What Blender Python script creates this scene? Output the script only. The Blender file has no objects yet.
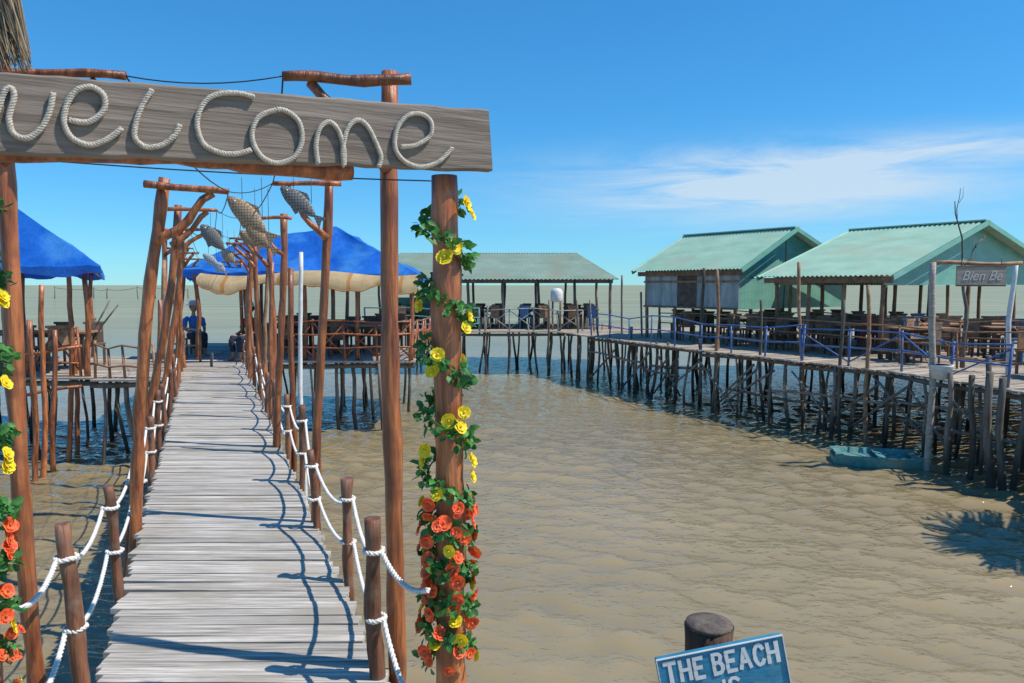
import bpy, math, random
import numpy as np
from mathutils import Vector, Matrix, noise
random.seed(7)
R = random.uniform
scene = bpy.context.scene
scene.view_settings.view_transform = 'Standard'
scene.view_settings.look = 'None'
scene.view_settings.exposure = 0
COL = scene.collection
CAMZ = 3.3
DECK = 1.6
F = 740.0
PIT = math.atan(56.5 / F)

# ------------------------------------------------------------------ survey helpers (measured sight lines -> metres)
def ray(px, py):
    cx = (px - 512) / F; cy = (341.5 - py) / F
    c, s = math.cos(PIT), math.sin(PIT)
    return Vector((cx, c + cy * s, cy * c - s))
def D(px, py, Y):
    r = ray(px, py); p = r * (Y / r.y); p.z += CAMZ; return p
def G(px, py, z=DECK):
    r = ray(px, py); p = r * ((z - CAMZ) / r.z); p.z += CAMZ; return p
TH = math.radians(22.3)
def wx(Y, v):
    return (v - Y * math.sin(TH)) / math.cos(TH)

# ------------------------------------------------------------------ mesh builder
class MB:
    def __init__(s): s.v = []; s.f = []; s.s = []
    def add(s, vs, fs, smooth=False):
        o = len(s.v); s.v += [Vector(a) for a in vs]
        for f in fs: s.f.append([i + o for i in f]); s.s.append(smooth)
    def tube(s, pts, rad, n=8, caps=True, flat=1.0, knob=0.):
        pts = [Vector(p) for p in pts]
        if not hasattr(rad, '__len__'): rad = [rad] * len(pts)
        t0 = (pts[1] - pts[0]).normalized()
        up = Vector((0, 0, 1)) if abs(t0.z) < .9 else Vector((1, 0, 0))
        nx = t0.cross(up).normalized()
        vs = []
        for i, p in enumerate(pts):
            t = (pts[min(i + 1, len(pts) - 1)] - pts[max(i - 1, 0)])
            t = t.normalized() if t.length > 1e-9 else t0
            nx = (nx - t * nx.dot(t))
            nx = nx.normalized() if nx.length > 1e-6 else t.orthogonal().normalized()
            b = t.cross(nx)
            for k in range(n):
                a = 2 * math.pi * k / n
                dr = (nx * math.cos(a) + b * math.sin(a) * flat)
                rr = rad[i]
                if knob: rr *= 1 + knob * noise.noise((p + dr * rad[i]) * 9.0)
                vs.append(p + dr * rr)
        fs = []
        for i in range(len(pts) - 1):
            for k in range(n):
                k2 = (k + 1) % n
                fs.append((i * n + k, i * n + k2, (i + 1) * n + k2, (i + 1) * n + k))
        s.add(vs, fs, True)
        if caps:
            o = len(s.v) - len(vs)
            s.f.append([o + k for k in range(n)][::-1]); s.s.append(False)
            s.f.append([o + (len(pts) - 1) * n + k for k in range(n)]); s.s.append(False)
    def log(s, a, b, r0, r1=None, wob=.012, n=9, seg=None, knob=0.):
        a = Vector(a); b = Vector(b); L = (b - a).length
        if r1 is None: r1 = r0 * .85
        seg = seg or max(3, int(L / .28))
        pts = []; rs = []
        ph = R(0, 6); ph2 = R(0, 6)
        side = (b - a).orthogonal().normalized(); s2 = (b - a).normalized().cross(side)
        for i in range(seg + 1):
            t = i / seg
            w = wob * math.sin(math.pi * t)
            j = .35 if not knob else .12
            pts.append(a.lerp(b, t) + side * (w * 1.6 * math.sin(3.3 * t + ph) + R(-w, w) * j) + s2 * (w * 1.6 * math.sin(4.1 * t + ph2) + R(-w, w) * j))
            rs.append((r0 + (r1 - r0) * t) * (R(.93, 1.08) if not knob else R(.97, 1.03)))
        s.tube(pts, rs, n, knob=knob)
    def box(s, c, size, M=None):
        c = Vector(c); x, y, z = [q / 2 for q in size]
        vs = [Vector((i, j, k)) for i in (-x, x) for j in (-y, y) for k in (-z, z)]
        if M is not None: vs = [M @ v for v in vs]
        s.add([v + c for v in vs], [(0, 1, 3, 2), (4, 6, 7, 5), (0, 4, 5, 1), (2, 3, 7, 6), (0, 2, 6, 4), (1, 5, 7, 3)])
    def beam(s, a, b, w, h):
        a = Vector(a); b = Vector(b); d = b - a; L = d.length; d.normalize()
        up = Vector((0, 0, 1)) if abs(d.z) < .95 else Vector((0, 1, 0))
        y = up.cross(d).normalized(); z = d.cross(y)
        M = Matrix((d, y, z)).transposed()
        s.box((a + b) / 2, (L, w, h), M)
    def patch(s, a, b, c, d, nu, nv, sag=0., wr=0.):
        a, b, c, d = map(Vector, (a, b, c, d))
        vs = []
        for j in range(nv + 1):
            v = j / nv
            for i in range(nu + 1):
                u = i / nu
                p = a.lerp(b, u).lerp(d.lerp(c, u), v)
                p.z -= sag * math.sin(math.pi * v) * (.4 + .6 * math.sin(math.pi * u))
                if wr and 0 < i < nu: p.z += wr * (noise.noise(p * 1.7) + .4 * noise.noise(p * 4.3)) * (1 if j < nv else .3)
                vs.append(p)
        fs = [(j * (nu + 1) + i, j * (nu + 1) + i + 1, (j + 1) * (nu + 1) + i + 1, (j + 1) * (nu + 1) + i) for j in range(nv) for i in range(nu)]
        s.add(vs, fs, True)
    def corr(s, a, b, top, pitch=.09, amp=.014):
        a = Vector(a); b = Vector(b); L = (b - a).length; n = max(4, int(L / pitch) * 2)
        vs = []
        for i in range(n + 1):
            t = i / n
            lo = a.lerp(b, t); hi = top(t)
            nrm = (b - a).cross(hi - lo)
            if nrm.length < 1e-6: nrm = Vector((0, 0, 1))
            nrm.normalize(); o = nrm * (amp if i % 2 else -amp)
            vs += [lo + o, hi + o]
        s.add(vs, [(2 * i, 2 * i + 2, 2 * i + 3, 2 * i + 1) for i in range(n)], True)
    def sphere(s, c, r, nu=12, nv=8):
        c = Vector(c)
        if not hasattr(r, '__len__'): r = (r, r, r)
        vs = [c + Vector((0, 0, r[2]))]
        for j in range(1, nv):
            a = math.pi * j / nv
            for i in range(nu):
                b = 2 * math.pi * i / nu
                vs.append(c + Vector((math.sin(a) * math.cos(b) * r[0], math.sin(a) * math.sin(b) * r[1], math.cos(a) * r[2])))
        vs.append(c - Vector((0, 0, r[2])))
        fs = [(0, 1 + i, 1 + (i + 1) % nu) for i in range(nu)]
        for j in range(nv - 2):
            for i in range(nu):
                p = 1 + j * nu; q = p + nu
                fs.append((p + i, q + i, q + (i + 1) % nu, p + (i + 1) % nu))
        l = len(vs) - 1; p = 1 + (nv - 2) * nu
        fs += [(l, p + (i + 1) % nu, p + i) for i in range(nu)]
        s.add(vs, fs, True)
    def make(s, name, mat, parent=None, origin=None):
        if origin is None:
            if parent is not None: origin = Vector(parent["_o"])
            else: origin = s.v[0]
        origin = Vector(origin)
        me = bpy.data.meshes.new(name)
        me.from_pydata([tuple(v - origin) for v in s.v], [], s.f)
        me.polygons.foreach_set('use_smooth', s.s)
        me.materials.append(mat); me.update()
        o = bpy.data.objects.new(name, me); COL.objects.link(o)
        if parent is not None:
            o.parent = parent; o.location = origin - Vector(parent["_o"])
        else:
            o.location = origin
        o["_o"] = tuple(origin)
        return o

def tag(o, label, cat, group=None, kind=None):
    o["label"] = label; o["category"] = cat
    if group: o["group"] = group
    if kind: o["kind"] = kind
    return o
def empty(name, loc, label, cat, group=None, kind=None):
    o = bpy.data.objects.new(name, None); COL.objects.link(o)
    o.empty_display_size = .1; o.location = loc; o["_o"] = tuple(loc)
    return tag(o, label, cat, group, kind)
def dup(thing, loc, rot=0., sc=1.):
    n = thing.copy(); COL.objects.link(n); n.location = loc
    n.rotation_euler = (0, 0, rot); n.scale = (sc, sc, sc)
    for ch in thing.children:
        c = ch.copy(); COL.objects.link(c); c.parent = n; c.matrix_parent_inverse.identity()
    return n
def catmull(P, sub=8, closed=False):
    P = [Vector(p) for p in P]; out = []; n = len(P)
    for i in range(n if closed else n - 1):
        if closed: a, b, c, d = P[(i - 1) % n], P[i], P[(i + 1) % n], P[(i + 2) % n]
        else: a, b, c, d = P[max(i - 1, 0)], P[i], P[i + 1], P[min(i + 2, n - 1)]
        for k in range(sub):
            t = k / sub
            out.append(.5 * ((2 * b) + (c - a) * t + (2 * a - 5 * b + 4 * c - d) * t * t + (3 * b - a - 3 * c + d) * t ** 3))
    out.append(P[0].copy() if closed else P[-1].copy())
    return out
def resample(P, step):
    out = [P[0]]; acc = 0
    for i in range(len(P) - 1):
        L = (P[i + 1] - P[i]).length
        if L < 1e-9: continue
        d = step - acc
        while d <= L:
            out.append(P[i].lerp(P[i + 1], d / L)); d += step
        acc = L - (d - step)
    return out
def rope(mb, P, rad, pitch):
    Q = resample(P, pitch / 6)
    if len(Q) < 4: return
    nx = (Q[1] - Q[0]).orthogonal().normalized(); S = [[], [], []]
    for i, p in enumerate(Q):
        t = (Q[min(i + 1, len(Q) - 1)] - Q[max(i - 1, 0)]).normalized()
        nx = (nx - t * nx.dot(t)).normalized(); b = t.cross(nx)
        for k in range(3):
            a = 2 * math.pi * (i / 6 + k / 3)
            S[k].append(p + (nx * math.cos(a) + b * math.sin(a)) * rad * .5)
    for k in range(3): mb.tube(S[k], rad * .56, 5)
def hang(a, b, sag, n=8):
    a = Vector(a); b = Vector(b)
    return [a.lerp(b, i / n) - Vector((0, 0, sag * 4 * (i / n) * (1 - i / n))) for i in range(n + 1)]

# ------------------------------------------------------------------ materials
def nodes(mat):
    mat.use_nodes = True; nt = mat.node_tree; nt.nodes.clear(); return nt
def mk(name, c1, c2, scale=(6, 6, 6), rough=.7, bump=.3, island=0., metallic=0., spec=.4, trans=0., detail=6, c3=None, patch=0., bdist=.01, lo=.3, hi=.7, objvar=0., wet=False):
    m = bpy.data.materials.new(name); nt = nodes(m); N = nt.nodes; L = nt.links
    out = N.new('ShaderNodeOutputMaterial'); b = N.new('ShaderNodeBsdfPrincipled')
    tc = N.new('ShaderNodeTexCoord'); mp = N.new('ShaderNodeMapping'); mp.inputs['Scale'].default_value = scale
    L.new(tc.outputs['Object'], mp.inputs['Vector'])
    nz = N.new('ShaderNodeTexNoise'); nz.inputs['Scale'].default_value = 1; nz.inputs['Detail'].default_value = detail; nz.inputs['Roughness'].default_value = .62
    L.new(mp.outputs[0], nz.inputs['Vector'])
    cr = N.new('ShaderNodeValToRGB'); cr.color_ramp.elements[0].color = (*c1, 1); cr.color_ramp.elements[1].color = (*c2, 1)
    cr.color_ramp.elements[0].position = lo; cr.color_ramp.elements[1].position = hi
    L.new(nz.outputs['Fac'], cr.inputs[0]); col = cr.outputs[0]
    if c3 is not None:
        n2 = N.new('ShaderNodeTexNoise'); n2.inputs['Scale'].default_value = patch; n2.inputs['Detail'].default_value = 3
        L.new(tc.outputs['Object'], n2.inputs['Vector'])
        r2 = N.new('ShaderNodeValToRGB'); r2.color_ramp.elements[0].position = .5; r2.color_ramp.elements[1].position = .68
        L.new(n2.outputs['Fac'], r2.inputs[0])
        mx = N.new('ShaderNodeMix'); mx.data_type = 'RGBA'; L.new(r2.outputs[0], mx.inputs[0]); L.new(col, mx.inputs[6]); mx.inputs[7].default_value = (*c3, 1)
        col = mx.outputs[2]
    if wet:   # tide-wet foot of a pile: darker close to the sea
        g3 = N.new('ShaderNodeNewGeometry'); s3 = N.new('ShaderNodeSeparateXYZ'); L.new(g3.outputs['Position'], s3.inputs[0])
        m3 = N.new('ShaderNodeMapRange'); m3.inputs[1].default_value = .25; m3.inputs[2].default_value = .75; m3.inputs[3].default_value = .35; m3.inputs[4].default_value = 1
        L.new(s3.outputs[2], m3.inputs[0]); h3 = N.new('ShaderNodeHueSaturation'); L.new(m3.outputs[0], h3.inputs['Value']); L.new(col, h3.inputs['Color']); col = h3.outputs[0]
    if island or objvar:
        mr = N.new('ShaderNodeMapRange'); k = island or objvar
        mr.inputs[3].default_value = 1 - k; mr.inputs[4].default_value = 1 + k
        if island:
            g2 = N.new('ShaderNodeNewGeometry'); L.new(g2.outputs['Random Per Island'], mr.inputs[0])
        else:
            oi = N.new('ShaderNodeObjectInfo'); L.new(oi.outputs['Random'], mr.inputs[0])
        hs = N.new('ShaderNodeHueSaturation'); L.new(mr.outputs[0], hs.inputs['Value']); L.new(col, hs.inputs['Color']); col = hs.outputs[0]
    L.new(col, b.inputs['Base Color'])
    b.inputs['Roughness'].default_value = rough; b.inputs['Metallic'].default_value = metallic; b.inputs['Specular IOR Level'].default_value = spec
    if bump:
        bp = N.new('ShaderNodeBump'); bp.inputs['Strength'].default_value = bump; bp.inputs['Distance'].default_value = bdist
        L.new(nz.outputs['Fac'], bp.inputs['Height']); L.new(bp.outputs[0], b.inputs['Normal'])
    if trans:
        tr = N.new('ShaderNodeBsdfTranslucent'); L.new(col, tr.inputs['Color'])
        ms = N.new('ShaderNodeMixShader'); ms.inputs[0].default_value = trans
        L.new(b.outputs[0], ms.inputs[1]); L.new(tr.outputs[0], ms.inputs[2]); L.new(ms.outputs[0], out.inputs[0])
    else: L.new(b.outputs[0], out.inputs[0])
    return m
M_post = mk('varnished_log', (.11, .026, .009), (.54, .18, .058), (26, 26, 2.4), .34, 1., spec=.6, c3=(.19, .06, .024), patch=6, objvar=.25, bdist=.014, lo=.34, hi=.66, detail=9)
M_stub = mk('rope_post_wood', (.06, .024, .012), (.30, .12, .06), (26, 26, 3), .5, 1., c3=(.2, .12, .08), patch=9, objvar=.2, bdist=.014)
M_pile = mk('weathered_pile', (.085, .068, .052), (.30, .245, .19), (14, 14, 2), .85, .6, c3=(.10, .085, .065), patch=2, objvar=.45, wet=True)
M_plank = mk('grey_planks', (.18, .16, .135), (.60, .55, .485), (2.2, 46, 30), .85, 1., island=.22, c3=(.36, .32, .26), patch=2.8, detail=10, bdist=.009, lo=.30, hi=.66)
M_deckr = mk('dock_planks', (.24, .195, .15), (.52, .44, .35), (3, 20, 20), .85, .5, island=.25)
M_beam = mk('dark_beam', (.08, .062, .048), (.23, .18, .13), (4, 4, 12), .8, .5)
M_tim = mk('timber', (.16, .085, .045), (.40, .22, .12), (8, 8, 8), .7, .4, objvar=.3)
M_sign = mk('sign_board_wood', (.125, .095, .072), (.30, .24, .19), (2.2, 2.2, 40), .75, .8, c3=(.165, .125, .096), patch=4.5, detail=10, bdist=.009)
M_pale = mk('pale_weathered_board', (.24, .20, .155), (.42, .36, .29), (2.2, 2.2, 30), .8, .6)
M_script = mk('faded_paint', (.42, .38, .32), (.66, .62, .55), (20, 20, 20), .8, .2)
M_rope = mk('cotton_rope', (.36, .31, .245), (.60, .54, .45), (60, 60, 60), .9, .3)
M_rope2 = mk('white_rope', (.6, .56, .5), (.82, .79, .74), (40, 40, 40), .85, .3)
M_wire = mk('dark_wire', (.03, .03, .03), (.06, .06, .06), rough=.5, bump=0)
M_tarp = mk('blue_tarpaulin', (.012, .12, .54), (.025, .19, .70), (2, 2, 2), .36, .6, trans=.22, bdist=.12, spec=.5, c3=(.06, .27, .68), patch=1.3)
M_cream = mk('cream_canvas', (.48, .33, .16), (.70, .52, .28), (3, 3, 3), .8, .3, trans=.25, bdist=.03)
M_orange = mk('orange_canvas', (.50, .22, .06), (.62, .30, .10), (3, 3, 3), .8, .2, trans=.25)
M_groof = mk('mint_green_roof_sheet', (.27, .47, .34), (.41, .60, .46), (1.2, 1.2, 5), .5, .15, c3=(.38, .46, .34), patch=.9)
M_gwall = mk('grey_green_sheet', (.13, .34, .26), (.21, .45, .36), (2, 2, 5), .5, .1)
M_grey = mk('grey_green_roof_sheet', (.16, .24, .19), (.25, .34, .28), (1, 1, 4), .6, .15, c3=(.22, .25, .19), patch=.7)
M_board = mk('grey_wall_boards', (.24, .26, .24), (.44, .45, .41), (6, 6, 2), .8, .4, island=.22)
M_blue = mk('blue_paint', (.04, .11, .32), (.08, .19, .45), (9, 9, 9), .5, .2, c3=(.16, .18, .24), patch=6)
M_white = mk('white_paint', (.55, .54, .5), (.78, .77, .74), (8, 8, 8), .6, .2)
M_teal = mk('teal_boat_paint', (.04, .19, .19), (.13, .34, .32), (9, 9, 9), .5, .3, c3=(.20, .25, .2), patch=5)
M_yel = mk('yellow_petals', (.85, .60, .01), (.95, .80, .04), (60, 60, 60), .55, .2, trans=.2, island=.12)
M_red = mk('red_orange_petals', (.85, .045, .03), (.95, .24, .05), (40, 40, 40), .55, .2, trans=.2, island=.35)
M_leaf = mk('green_leaves', (.02, .10, .025), (.09, .30, .055), (40, 40, 40), .45, .3, trans=.25, island=.4)
M_bsign = mk('teal_sign_paint', (.015, .14, .25), (.04, .25, .38), (9, 9, 30), .6, .4, c3=(.08, .27, .33), patch=9)
M_thatch = mk('thatch', (.10, .075, .05), (.36, .28, .18), (30, 30, 4), .95, .4, island=.4)
M_skin = mk('skin', (.38, .2, .12), (.45, .25, .15), rough=.6, bump=0)
M_hair = mk('black_hair', (.01, .008, .006), (.03, .02, .015), rough=.5, bump=.2)
M_shb = mk('blue_shirt', (.03, .15, .45), (.05, .22, .55), rough=.9, bump=.2)
M_shr = mk('red_shirt', (.5, .04, .03), (.6, .08, .05), rough=.9, bump=.2)
M_trs = mk('dark_trousers', (.02, .025, .04), (.04, .05, .07), rough=.9, bump=.2)
M_mesh = mk('painted_chair_blue', (.05, .12, .24), (.09, .19, .32), rough=.6, bump=.1, objvar=.4)
M_redc = mk('red_plastic', (.28, .06, .045), (.36, .09, .06), rough=.5, bump=.05)
M_dark = mk('dark_stain', (.05, .036, .025), (.16, .11, .075), rough=.7, bump=.3, objvar=.45)
M_stump = mk('stump_bark', (.035, .022, .016), (.17, .095, .06), (26, 26, 4), .9, 1., bdist=.02, detail=9)
M_stumpt = mk('stump_top', (.06, .045, .038), (.17, .135, .11), (30, 30, 30), .9, .6)
def woven(name, a, b):
    m = bpy.data.materials.new(name); nt = nodes(m); N = nt.nodes; L = nt.links
    out = N.new('ShaderNodeOutputMaterial'); bs = N.new('ShaderNodeBsdfPrincipled'); tc = N.new('ShaderNodeTexCoord')
    mp = N.new('ShaderNodeMapping'); mp.inputs['Rotation'].default_value = (0, math.radians(45), 0)
    ck = N.new('ShaderNodeTexChecker'); ck.inputs['Scale'].default_value = 75
    ck.inputs['Color1'].default_value = (*a, 1); ck.inputs['Color2'].default_value = (*b, 1)
    L.new(tc.outputs['Object'], mp.inputs[0]); L.new(mp.outputs[0], ck.inputs[0]); L.new(ck.outputs['Color'], bs.inputs['Base Color'])
    bp = N.new('ShaderNodeBump'); bp.inputs['Distance'].default_value = .004; L.new(ck.outputs['Fac'], bp.inputs['Height']); L.new(bp.outputs[0], bs.inputs['Normal'])
    bs.inputs['Roughness'].default_value = .8; L.new(bs.outputs[0], out.inputs[0]); return m
M_fish1 = woven('woven_tan', (.46, .33, .21), (.24, .16, .10))
M_fish2 = woven('woven_grey', (.24, .23, .22), (.10, .10, .10))
M_fish3 = woven('woven_pale', (.5, .55, .6), (.25, .33, .42))

# ------------------------------------------------------------------ world + sun
EL = math.radians(56); sx, sy = .98, -.18
ln = math.hypot(sx, sy); sx /= ln; sy /= ln
SUN = Vector((math.cos(EL) * sx, math.cos(EL) * sy, math.sin(EL)))
w = bpy.data.worlds.new("World"); scene.world = w; w.use_nodes = True
nt = w.node_tree; N = nt.nodes; L = nt.links; N.clear()
wo = N.new('ShaderNodeOutputWorld'); bg = N.new('ShaderNodeBackground'); sk = N.new('ShaderNodeTexSky')
sk.sky_type = 'NISHITA'; sk.sun_disc = False; sk.sun_elevation = EL; sk.sun_rotation = math.atan2(sx, sy)
sk.air_density = 1.0; sk.dust_density = .0; sk.ozone_density = 2.4
bg.inputs['Strength'].default_value = .148
gm = N.new('ShaderNodeGamma'); gm.inputs[1].default_value = .75; L.new(sk.outputs[0], gm.inputs[0])
mt = N.new('ShaderNodeMix'); mt.data_type = 'RGBA'; mt.blend_type = 'MULTIPLY'; mt.inputs[0].default_value = 1; L.new(gm.outputs[0], mt.inputs[6]); mt.inputs[7].default_value = (.57, 1.13, 1.60, 1)
hs = N.new('ShaderNodeHueSaturation'); hs.inputs['Saturation'].default_value = 1.10
L.new(mt.outputs[2], hs.inputs['Color'])
tc = N.new('ShaderNodeTexCoord'); sp = N.new('ShaderNodeSeparateXYZ'); L.new(tc.outputs['Generated'], sp.inputs[0])
def math_(op, a, b=None, c=None):
    n = N.new('ShaderNodeMath'); n.operation = op
    for i, q in enumerate((a, b, c)):
        if q is None: continue
        if isinstance(q, (int, float)): n.inputs[i].default_value = q
        else: L.new(q, n.inputs[i])
    return n.outputs[0]
az = math_('ARCTAN2', sp.outputs[0], sp.outputs[1])
el = sp.outputs[2]
def cirrus(seed, ec, ew, tilt, ac, aw, lo, hi, gain, sa=3.4, se=24.):
    cx = N.new('ShaderNodeCombineXYZ'); L.new(math_('MULTIPLY', az, sa), cx.inputs[0]); L.new(math_('MULTIPLY', math_('ADD', el, math_('MULTIPLY', az, -tilt)), se), cx.inputs[1]); cx.inputs[2].default_value = seed
    nz = N.new('ShaderNodeTexNoise'); nz.inputs['Scale'].default_value = 1.1; nz.inputs['Detail'].default_value = 11; nz.inputs['Roughness'].default_value = .64; nz.inputs['Distortion'].default_value = .7
    L.new(cx.outputs[0], nz.inputs['Vector'])
    cen = math_('ADD', ec, math_('MULTIPLY', math_('SUBTRACT', az, ac), tilt))
    q = math_('DIVIDE', math_('SUBTRACT', el, cen), ew); q2 = math_('DIVIDE', math_('SUBTRACT', az, ac), aw)
    m_ = math_('POWER', 2.718, math_('MULTIPLY', math_('ADD', math_('MULTIPLY', q, q), math_('MULTIPLY', q2, q2)), -1.))
    mr = N.new('ShaderNodeMapRange'); mr.inputs[1].default_value = lo; mr.inputs[2].default_value = hi; L.new(nz.outputs['Fac'], mr.inputs[0])
    return math_('MULTIPLY', math_('MULTIPLY', m_, mr.outputs[0]), gain)
fac = math_('ADD', math_('ADD', cirrus(0, .130, .036, .0, .32, .23, .33, .60, 1.25), cirrus(4.2, .150, .018, -.01, .52, .15, .33, .62, .95)), cirrus(9.1, .095, .035, .0, .38, .30, .3, .75, .45))
fac = math_('MINIMUM', fac, .78)
mx = N.new('ShaderNodeMix'); mx.data_type = 'RGBA'; L.new(fac, mx.inputs[0]); L.new(hs.outputs[0], mx.inputs[6]); mx.inputs[7].default_value = (4.5, 5.3, 6.0, 1)
L.new(mx.outputs[2], bg.inputs['Color']); L.new(bg.outputs[0], wo.inputs[0])
sl = bpy.data.lights.new('sun', 'SUN'); sl.energy = 5.0; sl.angle = math.radians(.5); sl.color = (1, .94, .84)
so = bpy.data.objects.new('sun', sl); COL.objects.link(so); so.rotation_euler = SUN.to_track_quat('Z', 'Y').to_euler(); so.location = SUN * 50

cam = bpy.data.cameras.new('camera'); co = bpy.data.objects.new('camera', cam); COL.objects.link(co)
cam.sensor_width = 36; cam.lens = F / 1024 * 36; cam.clip_start = .05; cam.clip_end = 20000
co.location = (0, 0, CAMZ); co.rotation_euler = (math.radians(90) - PIT, 0, 0); scene.camera = co

# ------------------------------------------------------------------ water
def water():
    xs = list(np.arange(-13, 18, .065)); st = .065; a = xs[-1]
    ext = []
    while a < 9000: st *= 1.13; a += st; ext.append(a)
    st = .065; a = xs[0]; lo = []
    while a > -9000: st *= 1.13; a -= st; lo.append(a)
    xs = np.array(lo[::-1] + xs + ext)
    ys = list(np.arange(5.0, 16, .045)); st = .045; a = ys[-1]
    while a < 12000: st *= 1.018; a += st; ys.append(a)
    st = .05; a = 5.0; lo = []
    while a > -60: st *= 1.25; a -= st; lo.append(a)
    ys = np.array(lo[::-1] + ys)
    dx = np.gradient(xs); dy = np.gradient(ys)
    X, Y = np.meshgrid(xs, ys); DX, DY = np.meshgrid(dx, dy)
    Z = np.zeros_like(X); rs = np.random.RandomState(5)
    gust = .85 + .25 * np.sin(.31 * X + .22 * Y) * np.sin(.17 * X - .37 * Y + 1.3)
    for i in range(92):
        lam = .18 * (5.6 ** (rs.rand() ** 1.15)); k = 2 * math.pi / lam
        th = math.radians(68 + rs.randn() * 44)
        kx, ky = k * math.cos(th), k * math.sin(th)
        amp = lam * .0072 * (1.0 if lam < .6 else .7)
        fade = np.exp(-((kx * DX) ** 2 + (ky * DY) ** 2) * .35)
        ph = rs.rand() * 6.28
        q = kx * X + ky * Y + ph + .9 * np.sin(.9 * X + 1.6 * Y * math.cos(ph) + ph)
        Z += amp * fade * (np.sin(q) + .32 * np.cos(2 * q))
    Z *= gust
    ny, nx = X.shape
    co_ = np.stack([X, Y, Z], -1).reshape(-1, 3)
    idx = np.arange(ny * nx).reshape(ny, nx)
    q = np.stack([idx[:-1, :-1], idx[:-1, 1:], idx[1:, 1:], idx[1:, :-1]], -1).reshape(-1, 4)
    me = bpy.data.meshes.new('water'); me.vertices.add(len(co_)); me.vertices.foreach_set('co', co_.ravel())
    me.loops.add(q.size); me.loops.foreach_set('vertex_index', q.ravel().astype(np.int32))
    me.polygons.add(len(q)); me.polygons.foreach_set('loop_start', (np.arange(len(q)) * 4).astype(np.int32))
    me.polygons.foreach_set('use_smooth', np.ones(len(q), dtype=bool))
    me.update(); me.validate()
    # silt-laden water: light scattered back from the body (level normal) under a rippled, mirror-like surface
    m = bpy.data.materials.new('silty_sea'); nt = nodes(m); N = nt.nodes; L = nt.links
    out = N.new('ShaderNodeOutputMaterial'); g = N.new('ShaderNodeNewGeometry')
    def nz(scale, det, sc=(1, 1, 1), rot=0, ro=.5, dist=0.):
        mp = N.new('ShaderNodeMapping'); mp.inputs['Scale'].default_value = sc; mp.inputs['Rotation'].default_value = (0, 0, rot)
        L.new(g.outputs['Position'], mp.inputs[0]); n = N.new('ShaderNodeTexNoise'); n.inputs['Scale'].default_value = scale; n.inputs['Detail'].default_value = det; n.inputs['Roughness'].default_value = ro; n.inputs['Distortion'].default_value = dist
        L.new(mp.outputs[0], n.inputs['Vector']); return n.outputs['Fac']
    def mth(op, a, b=None):
        n = N.new('ShaderNodeMath'); n.operation = op
        for i, q in enumerate((a, b)):
            if q is None: continue
            if isinstance(q, (int, float)): n.inputs[i].default_value = q
            else: L.new(q, n.inputs[i])
        return n.outputs[0]
    sp = N.new('ShaderNodeSeparateXYZ'); L.new(g.outputs['Position'], sp.inputs[0])
    big = nz(.10, 4, (1, 1.4, 1)); far = nz(.05, 6, (.35, 2.6, 1), .06, .6)  # far: streaks that put distant ripple light and shade into the colour
    t = mth('ADD', big, mth('MULTIPLY', sp.outputs[2], 2.4))  # ripple light put into the colour: crests lighter, troughs darker
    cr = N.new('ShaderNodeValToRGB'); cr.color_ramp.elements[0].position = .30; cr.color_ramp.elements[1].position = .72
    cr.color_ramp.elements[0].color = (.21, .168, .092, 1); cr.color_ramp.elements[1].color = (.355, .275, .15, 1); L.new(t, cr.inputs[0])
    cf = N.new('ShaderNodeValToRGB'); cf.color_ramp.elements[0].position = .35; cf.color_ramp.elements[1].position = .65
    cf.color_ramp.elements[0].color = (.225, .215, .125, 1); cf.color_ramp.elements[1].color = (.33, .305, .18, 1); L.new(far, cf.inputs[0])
    mr = N.new('ShaderNodeMapRange'); mr.inputs[1].default_value = 16; mr.inputs[2].default_value = 70; L.new(sp.outputs[1], mr.inputs[0])  # distance haze painted into the water colour, paler further out
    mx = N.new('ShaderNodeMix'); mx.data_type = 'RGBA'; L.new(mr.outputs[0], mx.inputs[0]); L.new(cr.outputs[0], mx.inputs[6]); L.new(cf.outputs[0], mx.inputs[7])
    df = N.new('ShaderNodeBsdfDiffuse'); L.new(mx.outputs[2], df.inputs['Color'])
    up = N.new('ShaderNodeCombineXYZ'); up.inputs[2].default_value = 1; L.new(up.outputs[0], df.inputs['Normal'])
    h1 = nz(7.0, 2, (1, 1.5, 1), .2)
    b1 = N.new('ShaderNodeBump'); b1.inputs['Strength'].default_value = 1; b1.inputs['Distance'].default_value = .034; L.new(h1, b1.inputs['Height'])
    gl = N.new('ShaderNodeBsdfGlossy'); gl.inputs['Roughness'].default_value = .06; L.new(b1.outputs[0], gl.inputs['Normal'])
    fr = N.new('ShaderNodeFresnel'); fr.inputs['IOR'].default_value = 1.42; L.new(b1.outputs[0], fr.inputs['Normal'])
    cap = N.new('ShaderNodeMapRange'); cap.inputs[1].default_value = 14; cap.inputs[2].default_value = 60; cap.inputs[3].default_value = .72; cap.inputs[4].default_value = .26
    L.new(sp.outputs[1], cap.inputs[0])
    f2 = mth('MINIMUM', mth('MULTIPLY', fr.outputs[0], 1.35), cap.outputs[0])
    ms = N.new('ShaderNodeMixShader'); L.new(f2, ms.inputs[0]); L.new(df.outputs[0], ms.inputs[1]); L.new(gl.outputs[0], ms.inputs[2]); L.new(ms.outputs[0], out.inputs[0])
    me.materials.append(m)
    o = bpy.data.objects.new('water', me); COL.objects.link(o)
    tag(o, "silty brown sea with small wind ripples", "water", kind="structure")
water()

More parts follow.
